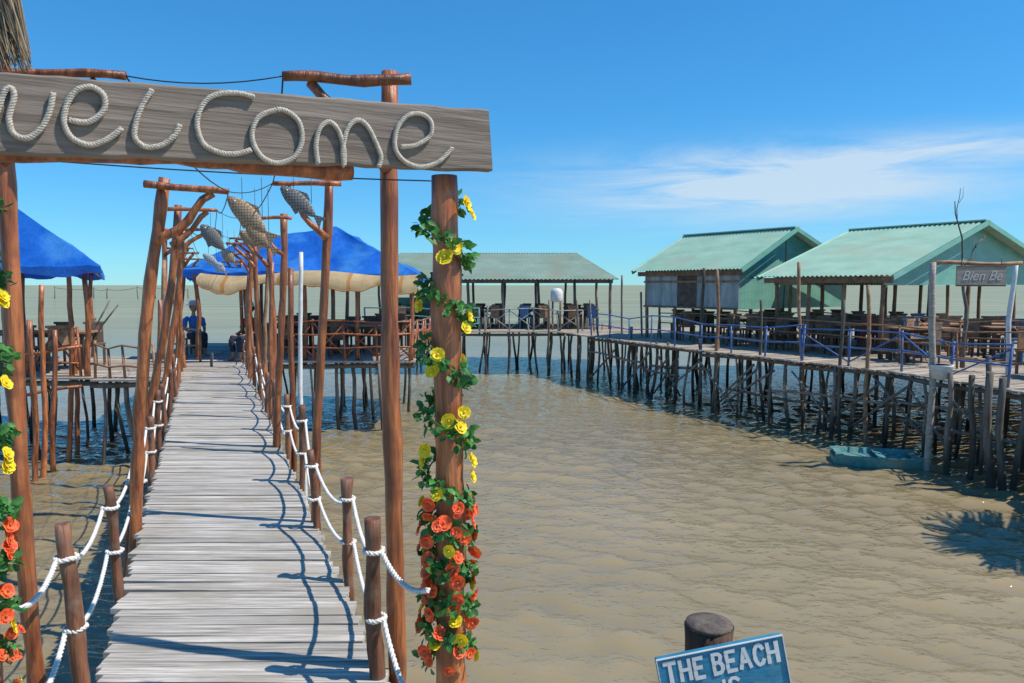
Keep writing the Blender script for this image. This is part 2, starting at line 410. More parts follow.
# ------------------------------------------------------------------ boardwalk
bw = empty('boardwalk', (wx(9, .09), 9, 0), "narrow weathered grey plank boardwalk standing on piles in the sea", "boardwalk", kind="structure")
mb = MB(); Y = -2.5
while Y < 17.6:
    wd = R(.055, .095); cxp = wx(Y + wd / 2, .09)
    a = math.radians(R(-1.0, .8)); M = Matrix.Rotation(a, 3, 'Z') @ Matrix.Rotation(math.radians(R(-1.5, 1.5)), 3, 'X') @ Matrix.Rotation(math.radians(R(-.25, .25)), 3, 'Y')
    hl = .62 + R(-.018, .022)
    mb.box((cxp + R(-.012, .012), Y + wd / 2, DECK - .018 + R(-.004, .004)), (hl * 2, wd - R(.002, .008), .028), M)
    Y += wd
deck = mb.make('deck', M_plank, bw)
for v in (-.40, .09, .58):
    mb = MB(); mb.beam((wx(-2.5, v), -2.5, DECK - .10), (wx(17.6, v), 17.6, DECK - .10), .07, .12); mb.make('beam', M_beam, bw)
Y = 1.2
while Y < 17.5:
    for v in (-.42, .6):
        mb = MB(); x = wx(Y, v); mb.log((x + R(-.1, .1), Y + R(-.1, .1), -.8), (x, Y, DECK - .05), .055, .045, .03); mb.make('pile', M_pile, bw)
    mb = MB(); mb.log((wx(Y, -.5), Y - .02, DECK - .22), (wx(Y, .72), Y + .03, DECK - .21), .045, .04, .01); mb.make('beam', M_beam, bw)
    Y += 1.45

# ------------------------------------------------------------------ bracket posts (tall) with arms
GRP_B = "tall bracket posts along the boardwalk"
armends = {}
def bracket(base, top, r, inward, arm, key, drop=0.0, brace=True, low=-.7, bend=.03, ar=.55):
    base = Vector(base); top = Vector(top)
    e = empty('bracket_post', (base.x, base.y, DECK), "tall reddish log post with a projecting top arm beside the boardwalk", "post", GRP_B)
    near = base.y < 9
    mb = MB(); d = (top - base); b0 = base - d * ((base.z - low) / d.z); mb.log(b0, top, r * 1.08, r * .88, bend, 14 if near else 10, int(d.length / .09) if near else None, knob=.35 if near else 0.); mb.make('post', M_post, e)
    a0 = top + Vector((-inward * .10, -.02, -.05)); a1 = top + Vector((inward * arm, inward * arm * .15, -.05 - drop))
    a0.y -= r * 1.4; a1.y -= r * 1.4
    mb = MB(); mb.log(a0, a1, r * ar, r * ar * .8, .006, 10, 8, knob=.3); mb.make('arm', M_post, e)
    if brace:
        b1 = a0.lerp(a1, .8) + Vector((0, .02, -.02)); b2 = base.lerp(top, 1 - (.42 / max(d.length, .1))) + Vector((0, -r, 0))
        mb = MB(); mb.log(b2, b1, r * .75, r * .55, .02, 9, 6, knob=.3); mb.make('brace', M_post, e)
    armends[key] = a1
    return e
def BR(bpx, bpy_, tpx, tpy, r, inward, arm, key, **k):
    b = G(bpx, bpy_); t = D(tpx, tpy, b.y); bracket(b, t, r, inward, arm, key, **k)
BR(50, 668, -2, 62, .038, 1, .52, 'L1')
BR(394, 662, 390, 72, .040, -1, .42, 'R1', ar=.62)
BR(130, 532, 165, 178, .044, 1, .42, 'L2', drop=.04, bend=.045)
BR(324, 522, 329, 178, .034, -1, .36, 'R2')
BR(150, 446, 178, 205, .043, 1, .40, 'L3', bend=.06)
BR(286, 446, 284, 214, .038, -1, .40, 'R3', bend=.05)
BR(163, 410, 183, 226, .043, 1, .40, 'L4', bend=.06)
BR(270, 405, 268, 236, .04, -1, .40, 'R4', bend=.05)
k = 5
for Y in (11.7, 13.4, 15.2, 16.9):
    for sgn, v in ((1, -.56), (-1, .74)):
        x = wx(Y, v); bracket((x, Y, DECK), (x + R(-.14, .14), Y + R(-.1, .1), DECK + R(2.2, 2.6)), .042, sgn, .4, ('L' if sgn > 0 else 'R') + str(k), bend=.06)
    k += 1

for i in range(1, 6):
    a, b = armends['L%d' % i], armends['R%d' % i]
    mb = MB(); mb.tube(hang(a, b, .03), .003, 5)
    tag(mb.make('hanging_wire', M_wire), "thin dark wire strung between two post arms over the boardwalk", "wire", "thin wires over the boardwalk")
for s in 'LR':
    pts = []
    for i in range(1, 9):
        p = armends[s + str(i)]
        if pts: pts += hang(pts[-1], p, .08)[1:]
        else: pts.append(p)
    mb = MB(); mb.tube(pts, .004, 5); tag(mb.make('hanging_wire', M_wire), "thin dark wire running post to post above the boardwalk", "wire", "thin wires over the boardwalk")

# ------------------------------------------------------------------ rope posts and ropes
GRP_S = "short rope posts along the boardwalk"
def stub(p, top, r):
    p = Vector(p); top = Vector(top); mb = MB(); d = top - p
    mb.log(p - d.normalized() * .45, top, r, r * .95, .008, 14, 14, knob=.4)
    tag(mb.make('rope_post', M_stub, origin=p), "short brown log post carrying the white rope handrail", "post", GRP_S)
    return p, top
RS = []; LS = []
def st(bx, by, tx, ty, r, lst):
    b = G(bx, by); t = D(tx, ty, b.y); lst.append(stub(b, t, r))
st(378, 678, 373, 518, .034, RS); st(349, 580, 347, 478, .032, RS); st(317, 528, 310, 450, .03, RS)
st(84, 690, 62, 524, .033, LS); st(119, 590, 108, 486, .028, LS)
for Y in (6.3, 7.4, 8.6, 9.9, 11.2, 12.6, 14.0, 15.4, 16.6):
    x = wx(Y, .70); RS.append(stub((x, Y, DECK), (x + R(-.03, .03), Y, DECK + R(.5, .7)), .03))
for Y in (5.6, 6.6, 7.7, 8.8, 10.1, 11.5, 13.0, 14.5, 16.0):
    x = wx(Y, -.52); LS.append(stub((x, Y, DECK), (x + R(-.03, .03), Y, DECK + R(.5, .7)), .03))
def ropes(lst, start_hi, start_lo, side):
    for frac, start in ((.80, start_hi), (.38, start_lo)):
        pts = [Vector(start)]
        for (b, t) in lst:
            p = b.lerp(t, frac) + Vector((side * .033, -.01, 0))
            L_ = (p - pts[-1]).length
            pts += hang(pts[-1], p, .10 * min(L_, 1.2) + .03 * R(0, 1))[1:]
        mb = MB(); rope(mb, pts, .0115, .07)
        for (b, t) in lst[:5]:
            c = b.lerp(t, frac); ring = [c + Vector((math.cos(a) * .04, math.sin(a) * .04, R(-.004, .004))) for a in [i * math.pi / 6 for i in range(13)]]
            rope(mb, ring, .011, .05)
        tag(mb.make('handrail_rope', M_rope2), "white twisted rope looped loosely from post to post", "rope", "white handrail ropes of the boardwalk")
ropes(RS, D(428, 590, 2.62), D(420, 712, 2.62), 1)
ropes(LS, D(-12, 598, 2.1), D(20, 720, 2.3), -1)

# ------------------------------------------------------------------ gateway: flower posts + sign
PA = Vector((-1.384, 2.0, 0)); PB = Vector((-.08, 2.7, 0)); dS = (PB - PA).normalized(); nS = Vector((dS.y, -dS.x, 0))
if nS.y > 0: nS = -nS
def onS(px, py, off=0.):
    r = ray(px, py); o = Vector((0, 0, CAMZ)); p0 = PA + nS * off
    t = (p0 - o).dot(nS) / r.dot(nS); return o + r * t
es = empty('welcome_sign', onS(250, 180), "weathered long wooden board with rope letters reading welcome", "sign")
mb = MB()
tl, tr, br_, bl = onS(-90, 65), onS(488, 110), onS(492, 171), onS(-90, 150)
nseg = 40; front = []
for i in range(nseg + 1):
    t = i / nseg; a = tl.lerp(tr, t); b = bl.lerp(br_, t)
    a.z += .006 * noise.noise(Vector((t * 17, 0, 0))); b.z += .008 * noise.noise(Vector((t * 14, 5, 0)))
    bev = .006
    front += [b, b + Vector((0, 0, bev)) + nS * bev, a - Vector((0, 0, bev)) + nS * bev, a, a - nS * .035, b - nS * .035]
fs = []
for i in range(nseg):
    for k in range(6):
        k2 = (k + 1) % 6; fs.append((i * 6 + k, (i + 1) * 6 + k, (i + 1) * 6 + k2, i * 6 + k2))
fs.append(tuple(range(6))); fs.append(tuple(nseg * 6 + k for k in range(5, -1, -1)))
mb.add(front, fs)
board = mb.make('board', M_sign, es)
letters = [
 ([(-46, 92), (-44, 118), (-32, 136), (-15, 133), (-3, 112), (4, 92), (11, 88), (14, 97), (9, 118), (14, 134), (28, 138), (42, 127), (50, 110), (53, 93)], False),
 ([(69, 120), (88, 122), (103, 111), (104, 96), (92, 87), (77, 90), (67, 104), (64, 122), (72, 138), (90, 145), (108, 139), (122, 128)], False),
 ([(152, 90), (143, 104), (136, 122), (135, 138), (146, 147), (162, 145), (174, 136), (180, 125)], False),
 ([(254, 97), (236, 93), (215, 95), (202, 106), (197, 124), (203, 143), (218, 152), (235, 154), (251, 150)], False),
 ([(276, 110), (258, 118), (252, 136), (260, 155), (277, 163), (294, 157), (302, 140), (299, 122), (288, 112)], True),
 ([(318, 164), (316, 145), (320, 128), (330, 122), (339, 132), (344, 150), (344, 166), (343, 148), (348, 128), (358, 120), (368, 127), (376, 143), (381, 157), (378, 168)], False),
 ([(401, 147), (416, 145), (430, 136), (431, 122), (421, 114), (407, 116), (397, 129), (395, 147), (404, 161), (421, 167), (438, 162), (453, 148)], False)]
for P, cl in letters:
    mb = MB(); rope(mb, catmull([onS(x, y, .015) for x, y in P], 8, cl), .0086, .024)
    ob = mb.make('rope_letter', M_rope, es)
mb = MB(); p0 = onS(-90, 148, -.10); p1 = onS(352, 172, -.10); mb.log(p0, p1, .035, .03, .012, 12, 24, knob=.35)
tag(mb.make('cross_log', M_post), "reddish round log fixed behind the bottom of the welcome board", "log")
mb = MB(); mb.tube(hang(D(15, 158, 2.5), D(432, 181, 2.6), .01), .0025, 5)
tag(mb.make('hanging_wire', M_wire), "thin wire stretched under the welcome board", "wire", "thin wires over the boardwalk")

def flower_parts(mb, c, n, size):
    n = n.normalized(); u = n.orthogonal().normalized(); v = n.cross(u)
    for ring, (num, rr, lift) in enumerate(((6, size, .2), (5, size * .68, .6))):
        ph = R(0, 6)
        for k in range(num):
            a = ph + 2 * math.pi * k / num + R(-.15, .15); d = u * math.cos(a) + v * math.sin(a); e = n.cross(d)
            w = rr * .52; lf0 = lift + R(-.15, .2)
            rows = [(.45, .8, lf0 * .3), (.8, 1.0, lf0 * .6), (1.0, .5, lf0 * .7)]
            vs = [c + n * .003]
            for (t, ww, lf) in rows:
                base = c + d * rr * t + n * (rr * lf)
                vs += [base - e * w * ww + n * rr * .12, base, base + e * w * ww + n * rr * .12]
            mb.add(vs, [(0, 1, 2), (0, 2, 3), (1, 4, 5, 2), (2, 5, 6, 3), (4, 7, 8, 5), (5, 8, 9, 6)], True)
    mb.sphere(c + n * size * .3, size * .2, 6, 4)
def leaf(mb, c, d, n, s):
    d = d.normalized(); e = d.cross(n).normalized(); n = e.cross(d)
    vs = [c, c + d * s * .35 - e * s * .30 + n * s * .08, c + d * s * .75 - e * s * .22 + n * s * .05, c + d * s - n * s * .1,
          c + d * s * .75 + e * s * .22 + n * s * .05, c + d * s * .35 + e * s * .30 + n * s * .08, c + d * s * .4, c + d * s * .75]
    mb.add(vs, [(0, 6, 1), (1, 6, 7, 2), (2, 7, 3), (3, 7, 4), (4, 7, 6, 5), (5, 6, 0)], True)
def flower_post(base, top, r, flowers, z0, z1, zdense, label, step=.0085, fan=1.):
    base = Vector(base); top = Vector(top)
    mb = MB(); mb.log(base, top, r * 1.08, r * .95, .012, 22, 50, knob=.22)
    tag(mb.make('gate_post', M_post, origin=base), "thick reddish log gate post holding up the welcome board", "post", "gate posts of the entrance")
    def axis(z): return base.lerp(top, (z - base.z) / (top.z - base.z))
    g = empty('flower_garland', axis(z0), label, "garland", "artificial flower garlands on the gate posts")
    ml = MB(); z = z1; a = 0.5; vine = []
    while z > z0:
        a += .22; z -= .0080 if z > zdense else .0048
        ax = axis(z); o = Vector((math.cos(a), math.sin(a), 0)); p = ax + o * (r + .010 * fan); vine.append(p)
        for q in range(4 if z > zdense else 5):
            d = Vector((R(-1, 1), R(-1, 1), R(-1, .8))) + o * (.7 if z > zdense else .4)
            leaf(ml, p + Vector((R(-.02, .02), R(-.02, .02), R(-.03, .03))) * fan + o * R(0, .015), d, o + Vector((R(-.5, .5), R(-.5, .5), R(-.2, .8))), R(.026, .052) * fan)
    ml.tube(vine, .003, 5)
    ml.make('leaves', M_leaf, g)
    cnt = [0]
    def bloom(c, n, colr, s):
        cnt[0] += 1
        if cnt[0] > 99: return
        mf = MB(); flower_parts(mf, c, n, s); mf.make('flower', M_yel if colr == 'y' else M_red, g, origin=c)
    for (px, py, colr) in flowers:
        z = D(px, py, base.y - r).z; ax = axis(z); want = D(px, py, base.y - r).x
        lat = max(-1, min(1, (want - ax.x) / (r + .018))); ang = math.asin(lat)
        o = Vector((math.sin(ang), -math.cos(ang), 0))
        bloom(ax + o * (r + .038 * fan), o + Vector((R(-.5, .5), R(-.4, .1), R(.0, .7))), colr, R(.024, .031) * fan if colr == 'y' else R(.023, .029) * fan)
    zz = z1
    while zz > zdense:
        zz -= .3; o = Vector((R(-1, 1), R(.3, 1), 0)).normalized(); bloom(axis(zz) + o * (r + .03), o + Vector((0, 0, .3)), 'y', .022)
    zz = zdense - .01; ga = R(0, 6)
    while zz > z0:
        ga += 2.39 + R(-.4, .4); o = Vector((math.cos(ga), math.sin(ga), 0))
        bloom(axis(zz) + o * (r + R(.030, .052) * fan), o + Vector((R(-.7, .7), R(-.7, .7), R(-.3, .8))), 'y' if R(0, 1) < .15 else 'r', R(.021, .030) * fan); zz -= step
fl = [(464, 212, 'y'), (461, 203, 'y'), (453, 247, 'y'), (445, 258, 'y'), (420, 297, 'y'), (424, 306, 'y'), (463, 316, 'y'), (461, 328, 'y'), (440, 354, 'y'), (436, 370, 'y'),
      (460, 412, 'y'), (457, 426, 'y'), (449, 419, 'y'), (430, 450, 'y'), (470, 464, 'y'), (466, 480, 'y'), (428, 462, 'y'), (440, 492, 'y'),
      (456, 506, 'r'), (468, 512, 'r'), (445, 520, 'r'), (470, 528, 'r'), (432, 585, 'r')]
pb = D(448, 683, 2.72); pt = D(444, 176, 2.72)
dd = pt - pb; base = pb - dd * ((pb.z + .6) / dd.z)
flower_post(base, pt, .056, fl, 1.88, 3.62, 2.51, "garland of yellow and red flowers wound round the gate post", step=.0087)
fl2 = [(4, 296, 'y'), (0, 302, 'y'), (8, 385, 'y'), (10, 458, 'y'), (12, 466, 'y'), (0, 470, 'y'), (14, 530, 'r'), (4, 545, 'r'), (16, 552, 'r'), (12, 640, 'r'), (18, 662, 'r')]
pb = D(-12, 683, 2.12); pt = D(-28, 150, 2.12); dd = pt - pb; base = pb - dd * ((pb.z + .6) / dd.z)
flower_post(base, pt, .044, fl2, 1.95, 3.55, 2.60, "garland of yellow and red flowers wound round the other gate post", step=.014, fan=.80)

# ------------------------------------------------------------------ woven fish
def fish(hp, tp, hgt, mat, wirey, label):
    hp = Vector(hp); tp = Vector(tp); ax = (tp - hp); L_ = ax.length; ax.normalize()
    side = Vector((0, 1, 0)); side = (side - ax * side.dot(ax)).normalized(); up = ax.cross(side)
    if up.z < 0: up = -up
    e = empty('woven_fish', (hp.x, hp.y, hp.z), label, "ornament", "woven fish hanging over the boardwalk")
    mb = MB(); n = 14; vs = []; secs = 18
    for i in range(secs + 1):
        t = i / secs; prof = max(.05, (math.sin(math.pi * min(1, t * .97 + .03)) ** .75) * (1 - .25 * t) + .07 * t)
        c = hp + ax * (L_ * .8 * t)
        for k in range(n):
            a = 2 * math.pi * k / n; vs.append(c + up * math.sin(a) * hgt * .5 * prof + side * math.cos(a) * hgt * .2 * prof)
    fs = [(i * n + k, i * n + (k + 1) % n, (i + 1) * n + (k + 1) % n, (i + 1) * n + k) for i in range(secs) for k in range(n)]
    fs += [tuple(range(n))[::-1], tuple(secs * n + k for k in range(n))]
    mb.add(vs, fs, True); mb.make('body', mat, e)
    mb = MB(); c = hp + ax * L_ * .78; h = hgt * .38
    P = [c + up * h * .15, c + ax * L_ * .22 + up * h, c + ax * L_ * .15, c + ax * L_ * .22 - up * h, c - up * h * .15]
    mb.add([p + side * .004 for p in P] + [p - side * .004 for p in P], [(0, 1, 2), (0, 2, 4), (4, 2, 3), (5, 7, 6), (5, 9, 7), (9, 8, 7), (0, 5, 6, 1), (1, 6, 7, 2), (2, 7, 8, 3), (3, 8, 9, 4)])
    mb.make('tail', mat, e)
    c = hp + ax * L_ * .35 + up * hgt * .42
    P = [c - ax * L_ * .12, c + up * hgt * .22 + ax * L_ * .08, c + ax * L_ * .22]
    c2 = hp + ax * L_ * .4 - up * hgt * .42; Q = [c2 - ax * L_ * .08, c2 - up * hgt * .18 + ax * L_ * .1, c2 + ax * L_ * .12]
    for T in (P, Q):
        mb = MB(); mb.add([p + side * .004 for p in T] + [p - side * .004 for p in T], [(0, 1, 2), (3, 5, 4), (0, 3, 4, 1), (1, 4, 5, 2)]); mb.make('fin', mat, e)
    for t in (.18, .6):
        p = hp + ax * L_ * t + up * hgt * .38
        mb = MB(); mb.tube([p, Vector((p.x, p.y, wirey))], .002, 4); mb.make('string', M_wire, e)
    for s in (1, -1):
        mb = MB(); mb.sphere(hp + ax * L_ * .13 + up * hgt * .1 + side * s * hgt * .115, hgt * .05, 8, 6); mb.make('eye', M_white, e)
fish(D(281, 187, 4.9), D(324, 224, 4.9), .125, M_fish2, 4.0, "dark grey woven fish with tail hanging from a wire")
fish(D(228, 197, 4.9), D(276, 242, 4.9), .14, M_fish1, 4.0, "tan woven fish with tail hanging from a wire")
fish(D(246, 226, 5.3), D(278, 254, 5.3), .11, M_fish1, 3.98, "tan woven fish hanging just below another fish")
fish(D(201, 225, 7.6), D(230, 256, 7.6), .17, M_fish2, 4.05, "greyish woven fish hanging over the boardwalk")
fish(D(203, 254, 8.0), D(222, 268, 8.0), .10, M_fish3, 3.95, "small pale blue woven fish hanging over the boardwalk")
fish(D(240, 231, 7.9), D(262, 250, 7.9), .14, M_fish1, 4.05, "tan woven fish hanging over the boardwalk")
fish(D(222, 250, 10.2), D(238, 266, 10.2), .16, M_fish1, 4.05, "tan woven fish hanging over the boardwalk")
fish(D(214, 263, 12), D(228, 274, 12), .16, M_fish3, 3.95, "small pale blue woven fish hanging over the boardwalk")

# ------------------------------------------------------------------ thatch corner
e = empty('thatched_eave', D(-20, 40, 2.5), "ragged dry thatch eave hanging down over the entrance", "roof")
mb = MB()
for i in range(620):
    endx = R(-80, 32); b = D(endx, 68 + R(-18, 4), 2.45 + R(-.1, .3))
    a = b + Vector((R(-.26, -.10), R(-.03, .1), R(.42, .6)))
    mb.tube([a, a.lerp(b, .5) + Vector((R(-.012, .012), 0, .01)), b], [.005, .004, .0015], 4, False)
mb.make('straw', M_thatch, e)
mb = MB(); mb.log(D(-160, -40, 2.6), D(-15, -60, 2.6), .04, .035); mb.make('pole', M_post, e)

# ------------------------------------------------------------------ lower right sign on a stump
p = D(709, 625, 2.45)
e = empty('log_stump_post', (p.x, p.y, 0), "thick dark cut log post standing in the shallows", "post")
mb = MB(); mb.log((p.x + .01, p.y, -.6), (p.x, p.y, p.z), .084, .082, .006, 26, 60, knob=.16); mb.make('trunk', M_stump, e)
mb = MB(); mb.tube([(p.x, p.y, p.z - .002), (p.x, p.y, p.z + .010), (p.x, p.y, p.z + .013)], [.080, .078, .05], 22); mb.make('cut_top', M_stumpt, e)
p = D(724, 674, 2.22)
sg = bpy.data.objects.new('painted_sign', None); COL.objects.link(sg); sg.location = p; sg["_o"] = (0, 0, 0)
sg.rotation_euler = (math.radians(-4), math.radians(-10.2), math.radians(3))
tag(sg, "teal blue board hand lettered the beach, nailed to a stump", "sign")
def local(mb, name, mat, parent):
    o = mb.make(name, mat, None, origin=(0, 0, 0)); o.parent = parent; o.location = (0, 0, 0); return o
mb = MB(); mb.box((0, .012, 0), (.405, .022, .172)); o = local(mb, 'board', M_bsign, sg)
bv = o.modifiers.new('b', 'BEVEL'); bv.width = .004; bv.segments = 2
for c, s in (((0, -.0015, .084), (.405, .006, .003)), ((-.2015, -.0015, 0), (.0025, .006, .163)), ((.2015, -.0015, 0), (.0025, .006, .163))):
    mb = MB(); mb.box(c, s); local(mb, 'trim', M_white, sg)
def text(body, size, loc, parent, mat, rot=(math.pi / 2, 0, 0), ext=.0015, off=.004, sx=1., name='lettering', shear=0.):
    cu = bpy.data.curves.new('lettering', 'FONT'); cu.body = body; cu.size = size; cu.extrude = ext; cu.offset = off * size; cu.align_x = 'CENTER'; cu.align_y = 'CENTER'; cu.shear = shear
    t = bpy.data.objects.new('tmp', cu); COL.objects.link(t)
    bpy.context.view_layer.update()
    me = bpy.data.meshes.new_from_object(t.evaluated_get(bpy.context.evaluated_depsgraph_get())); bpy.data.objects.remove(t)
    me.materials.clear(); me.materials.append(mat)
    o = bpy.data.objects.new(name, me); COL.objects.link(o); o.parent = parent; o.location = loc; o.rotation_euler = rot; o.scale = (sx, 1, 1)
    return o
# hand painted capitals: flat brush strokes laid on the board, one mesh per letter
STROKES = {'T': [[(0, 1), (.8, 1)], [(.4, 1), (.4, 0)]], 'H': [[(0, 1), (0, 0)], [(.7, 1), (.7, 0)], [(0, .52), (.7, .52)]], 'E': [[(0, 1), (0, 0)], [(0, 1), (.6, 1)], [(0, .52), (.5, .52)], [(0, 0), (.62, 0)]],
           'B': [[(0, 1), (0, 0)], [(0, 1), (.38, 1), (.56, .9), (.58, .75), (.42, .56), (0, .54)], [(.42, .55), (.62, .42), (.66, .22), (.52, .04), (.3, 0), (0, 0)]],
           'A': [[(0, 0), (.38, 1)], [(.38, 1), (.76, 0)], [(.14, .34), (.62, .34)]], 'C': [[(.66, .8), (.5, .97), (.28, 1), (.06, .8), (0, .5), (.06, .2), (.28, 0), (.52, .04), (.67, .2)]],
           'I': [[(0, 1), (0, 0)]], 'S': [[(.58, .85), (.4, 1), (.16, .98), (.03, .78), (.14, .58), (.44, .46), (.58, .26), (.46, .04), (.2, 0), (0, .16)]]}
def word_width(word, kx, gap):
    return sum((gap * 1.1 if c == ' ' else max(q[0] for s_ in STROKES[c] for q in s_) * kx + gap) for c in word) - gap
def paint(word, x0, z0, h, width, brush, gap):
    kx = h
    for _ in range(30):
        if word_width(word, kx, gap) > width: kx *= .97
    x = x0
    for ch in word:
        if ch == ' ': x += gap * 1.1; continue
        mb = MB(); wmax = 0; jz = R(-.002, .002)
        for si, stp in enumerate(STROKES[ch]):
            P = [Vector((px_ * kx, 0, pz_ * h)) for px_, pz_ in stp]
            if len(P) > 2: P = catmull(P, 5)
            wmax = max(wmax, max(q[0] for q in stp) * kx)
            vs = []
            for i, q in enumerate(P):
                t = (P[min(i + 1, len(P) - 1)] - P[max(i - 1, 0)]).normalized(); nn = Vector((-t.z, 0, t.x)); ww = brush * R(.85, 1.15) / 2
                e_ = t * brush * .35 * ((-1 if i == 0 else 0) + (1 if i == len(P) - 1 else 0))
                vs += [q + nn * ww + e_, q - nn * ww + e_]
            off = Vector((x, -.0005 - .0004 * (si + 1), z0 + jz)); n_ = len(P)
            mb.add([v + off for v in vs], [(2 * i, 2 * i + 1, 2 * i + 3, 2 * i + 2) for i in range(n_ - 1)])
        local(mb, 'letter', M_white, sg); x += wmax + gap
paint('THE BEACH', -.180, .006, .060, .362, .0125, .0165)
paint('IS', -.005, -.068, .050, .06, .011, .017)

# ------------------------------------------------------------------ helpers: railings, piles
def railing(pts, h, mp_, rails, spacing, label, r=.022, zig=False, z=DECK):
    pts = [Vector((p[0], p[1], z)) for p in pts]
    e = empty('railing', pts[0], label, "railing", "railings around the stilt decks")
    tops = []
    for i in range(len(pts) - 1):
        a, b = pts[i], pts[i + 1]; n = max(1, round((b - a).length / spacing))
        for k in range(n + (1 if i == len(pts) - 2 else 0)):
            p = a.lerp(b, k / n); mb = MB(); t = p + Vector((R(-.05, .05), R(-.04, .04), h + R(-.05, .10))); mb.tube([p - Vector((0, 0, .1)), t], [r, r * .9], 7); mb.make('post', mp_, e); tops.append((p, t))
    for fr in rails:
        mb = MB()
        mb.tube([p.lerp(t, fr) + Vector((0, -r, R(-.03, .03))) for p, t in tops], r * .75, 6); mb.make('rail', mp_, e)
    if zig:
        for i in range(len(tops) - 1):
            if zig == 3 and i % 3 == 1: continue
            a = tops[i][0].lerp(tops[i][1], .1 if i % 2 else .9); b = tops[i + 1][0].lerp(tops[i + 1][1], .9 if i % 2 else .1)
            mb = MB(); mb.tube([a, b], r * .6, 6); mb.make('brace', mp_, e)
            if zig == 2:
                a = tops[i][0].lerp(tops[i][1], .9 if i % 2 else .1); b = tops[i + 1][0].lerp(tops[i + 1][1], .1 if i % 2 else .9); mb = MB(); mb.tube([a + Vector((0, .02, 0)), b + Vector((0, .02, 0))], r * .6, 6); mb.make('brace', mp_, e)
    return e
def piles(e, rows, mat=M_pile, r=.05, lean0=.16, top=DECK):
    for (x, y) in rows:
        mb = MB(); rr = r * R(.65, 1.25); lean = R(-lean0, lean0)
        mb.log((x + lean, y + R(-.14, .14), -.7), (x, y, top - .06 + (R(.1, .5) if R(0, 1) < .12 else 0)), rr, rr * .8, .04, 8, 6); mb.make('pile', mat, e)

# ------------------------------------------------------------------ right-hand dock
edge = [(2.6, 24.9), (4.9, 19.4), (6.45, 16.6), (7.6, 14.5), (8.15, 12.2), (8.7, 9.6), (9.0, 6.5)]
def edgeX(Y):
    for i in range(len(edge) - 1):
        (x0, y0), (x1, y1) = edge[i], edge[i + 1]
        if y1 <= Y <= y0: return x0 + (x1 - x0) * (y0 - Y) / (y0 - y1)
    return edge[0][0] - (Y - edge[0][1]) * .42 if Y > edge[0][1] else edge[-1][0]
A = empty('wooden_pier', (7.2, 15, 0), "long plank walkway on crooked dark piles with blue railing", "pier", "stilt decks standing in the sea")
mb = MB(); Y = 6.6
while Y < 27:
    wd = R(.12, .17); x = edgeX(Y); M = Matrix.Rotation(math.radians(28 + R(-2, 2)), 3, 'Z')
    c = Vector((x, Y, DECK - .02 + R(-.006, .006))) + M @ Vector((.78, 0, 0))
    mb.box(c, (1.7 + R(-.14, .14), wd * 1.0, .035), M); Y += wd * 1.16
mb.make('deck', M_deckr, A)
rowA = []; Y = 6.8
while Y < 26.8:
    rowA.append((edgeX(Y) + .08 + R(-.05, .05), Y))
    if R(0, 1) < .62: rowA.append((edgeX(Y) + R(.6, 1.3), Y + R(-.2, .3)))
    Y += R(.32, .66)
piles(A, rowA[:99], r=.048)
for off, z in ((.06, DECK - .10), (.9, DECK - .11)):
    for i in range(len(edge) - 1):
        a, b = edge[i], edge[i + 1]; mb = MB(); mb.log((a[0] + off, a[1], z + R(-.04, .04)), (b[0] + off, b[1], z + R(-.04, .04)), .045, .04, .02); mb.make('beam', M_beam, A)
for Y0, Y1, z in ((7, 10.5, .9), (11.0, 14.4, .75), (12.2, 14.8, 1.15), (14.6, 17.4, .95), (16, 18.5, .7), (19.0, 21.5, 1.1), (20.2, 22.5, .8), (22, 25, 1.0)):
    mb = MB(); mb.log((edgeX(Y0) + .02, Y0, z), (edgeX(Y1) + .02, Y1, z + R(-.15, .15)), .035, .03, .02); mb.make('beam', M_pile, A)
for i in range(16):
    Y = R(9.5, 25); dY = R(.9, 1.5); f = R(0, 1) < .5; z0_, z1_ = R(.1, .5), R(1.2, 1.5)
    mb = MB(); mb.log((edgeX(Y) - .02, Y, z0_ if f else z1_), (edgeX(Y + dY), Y + dY, z1_ if f else z0_), .03, .025, .01); mb.make('brace', M_pile, A)
B = empty('stilt_platform', (11, 18, 0), "broad plank restaurant deck on many dark wooden piles", "platform", "stilt decks standing in the sea")
mb = MB(); Y = 7
while Y < 30:
    wd = .2; x0 = edgeX(Y) + 1.5; mb.box(((x0 + 23) / 2, Y, DECK - .045), (23 - x0, wd - .03, .03)); Y += wd
mb.make('deck', M_deckr, B)
rb = []
for Y in np.arange(8, 29, 1.25):
    for off in (2.2, 4.0, 6.5):
        rb.append((edgeX(Y) + off + R(-.5, .5), Y + R(-.5, .5)))
piles(B, rb[:98], r=.055)
for Y in np.arange(8, 29, 1.9):
    mb = MB(); mb.log((edgeX(Y) + 1.2, Y, DECK - .13), (22, Y, DECK - .13), .06, .06, .01); mb.make('beam', M_beam, B)

ep = [(x + .08, y) for x, y in edge[:5]]
railing(ep[:3], .72, M_blue, (.97, .5), 1.2, "blue painted pole railing along the pier edge", r=.025)
railing([ep[2], ep[3], ep[4]], .72, M_blue, (.97, .5), 1.15, "blue painted pole railing with diagonal braces on the pier edge", r=.025, zig=True)
railing([(edgeX(Y) + 1.75, Y) for Y in (24, 19.4, 15, 13.2)], .8, M_tim, (.97, .6, .3), 1.3, "brown pole railing along the inner side of the pier", r=.024)
railing([(8.6, 12.0), (11.5, 12.6)], .75, M_tim, (.97, .5), 1.0, "brown pole railing along the end of the deck", r=.028, zig=2)
railing([(edgeX(Y) + 3.9, Y) for Y in (23.5, 18.6, 14)], .9, M_tim, (.97, .55), 1.1, "brown pole railing between the rows of tables", r=.024, zig=3)

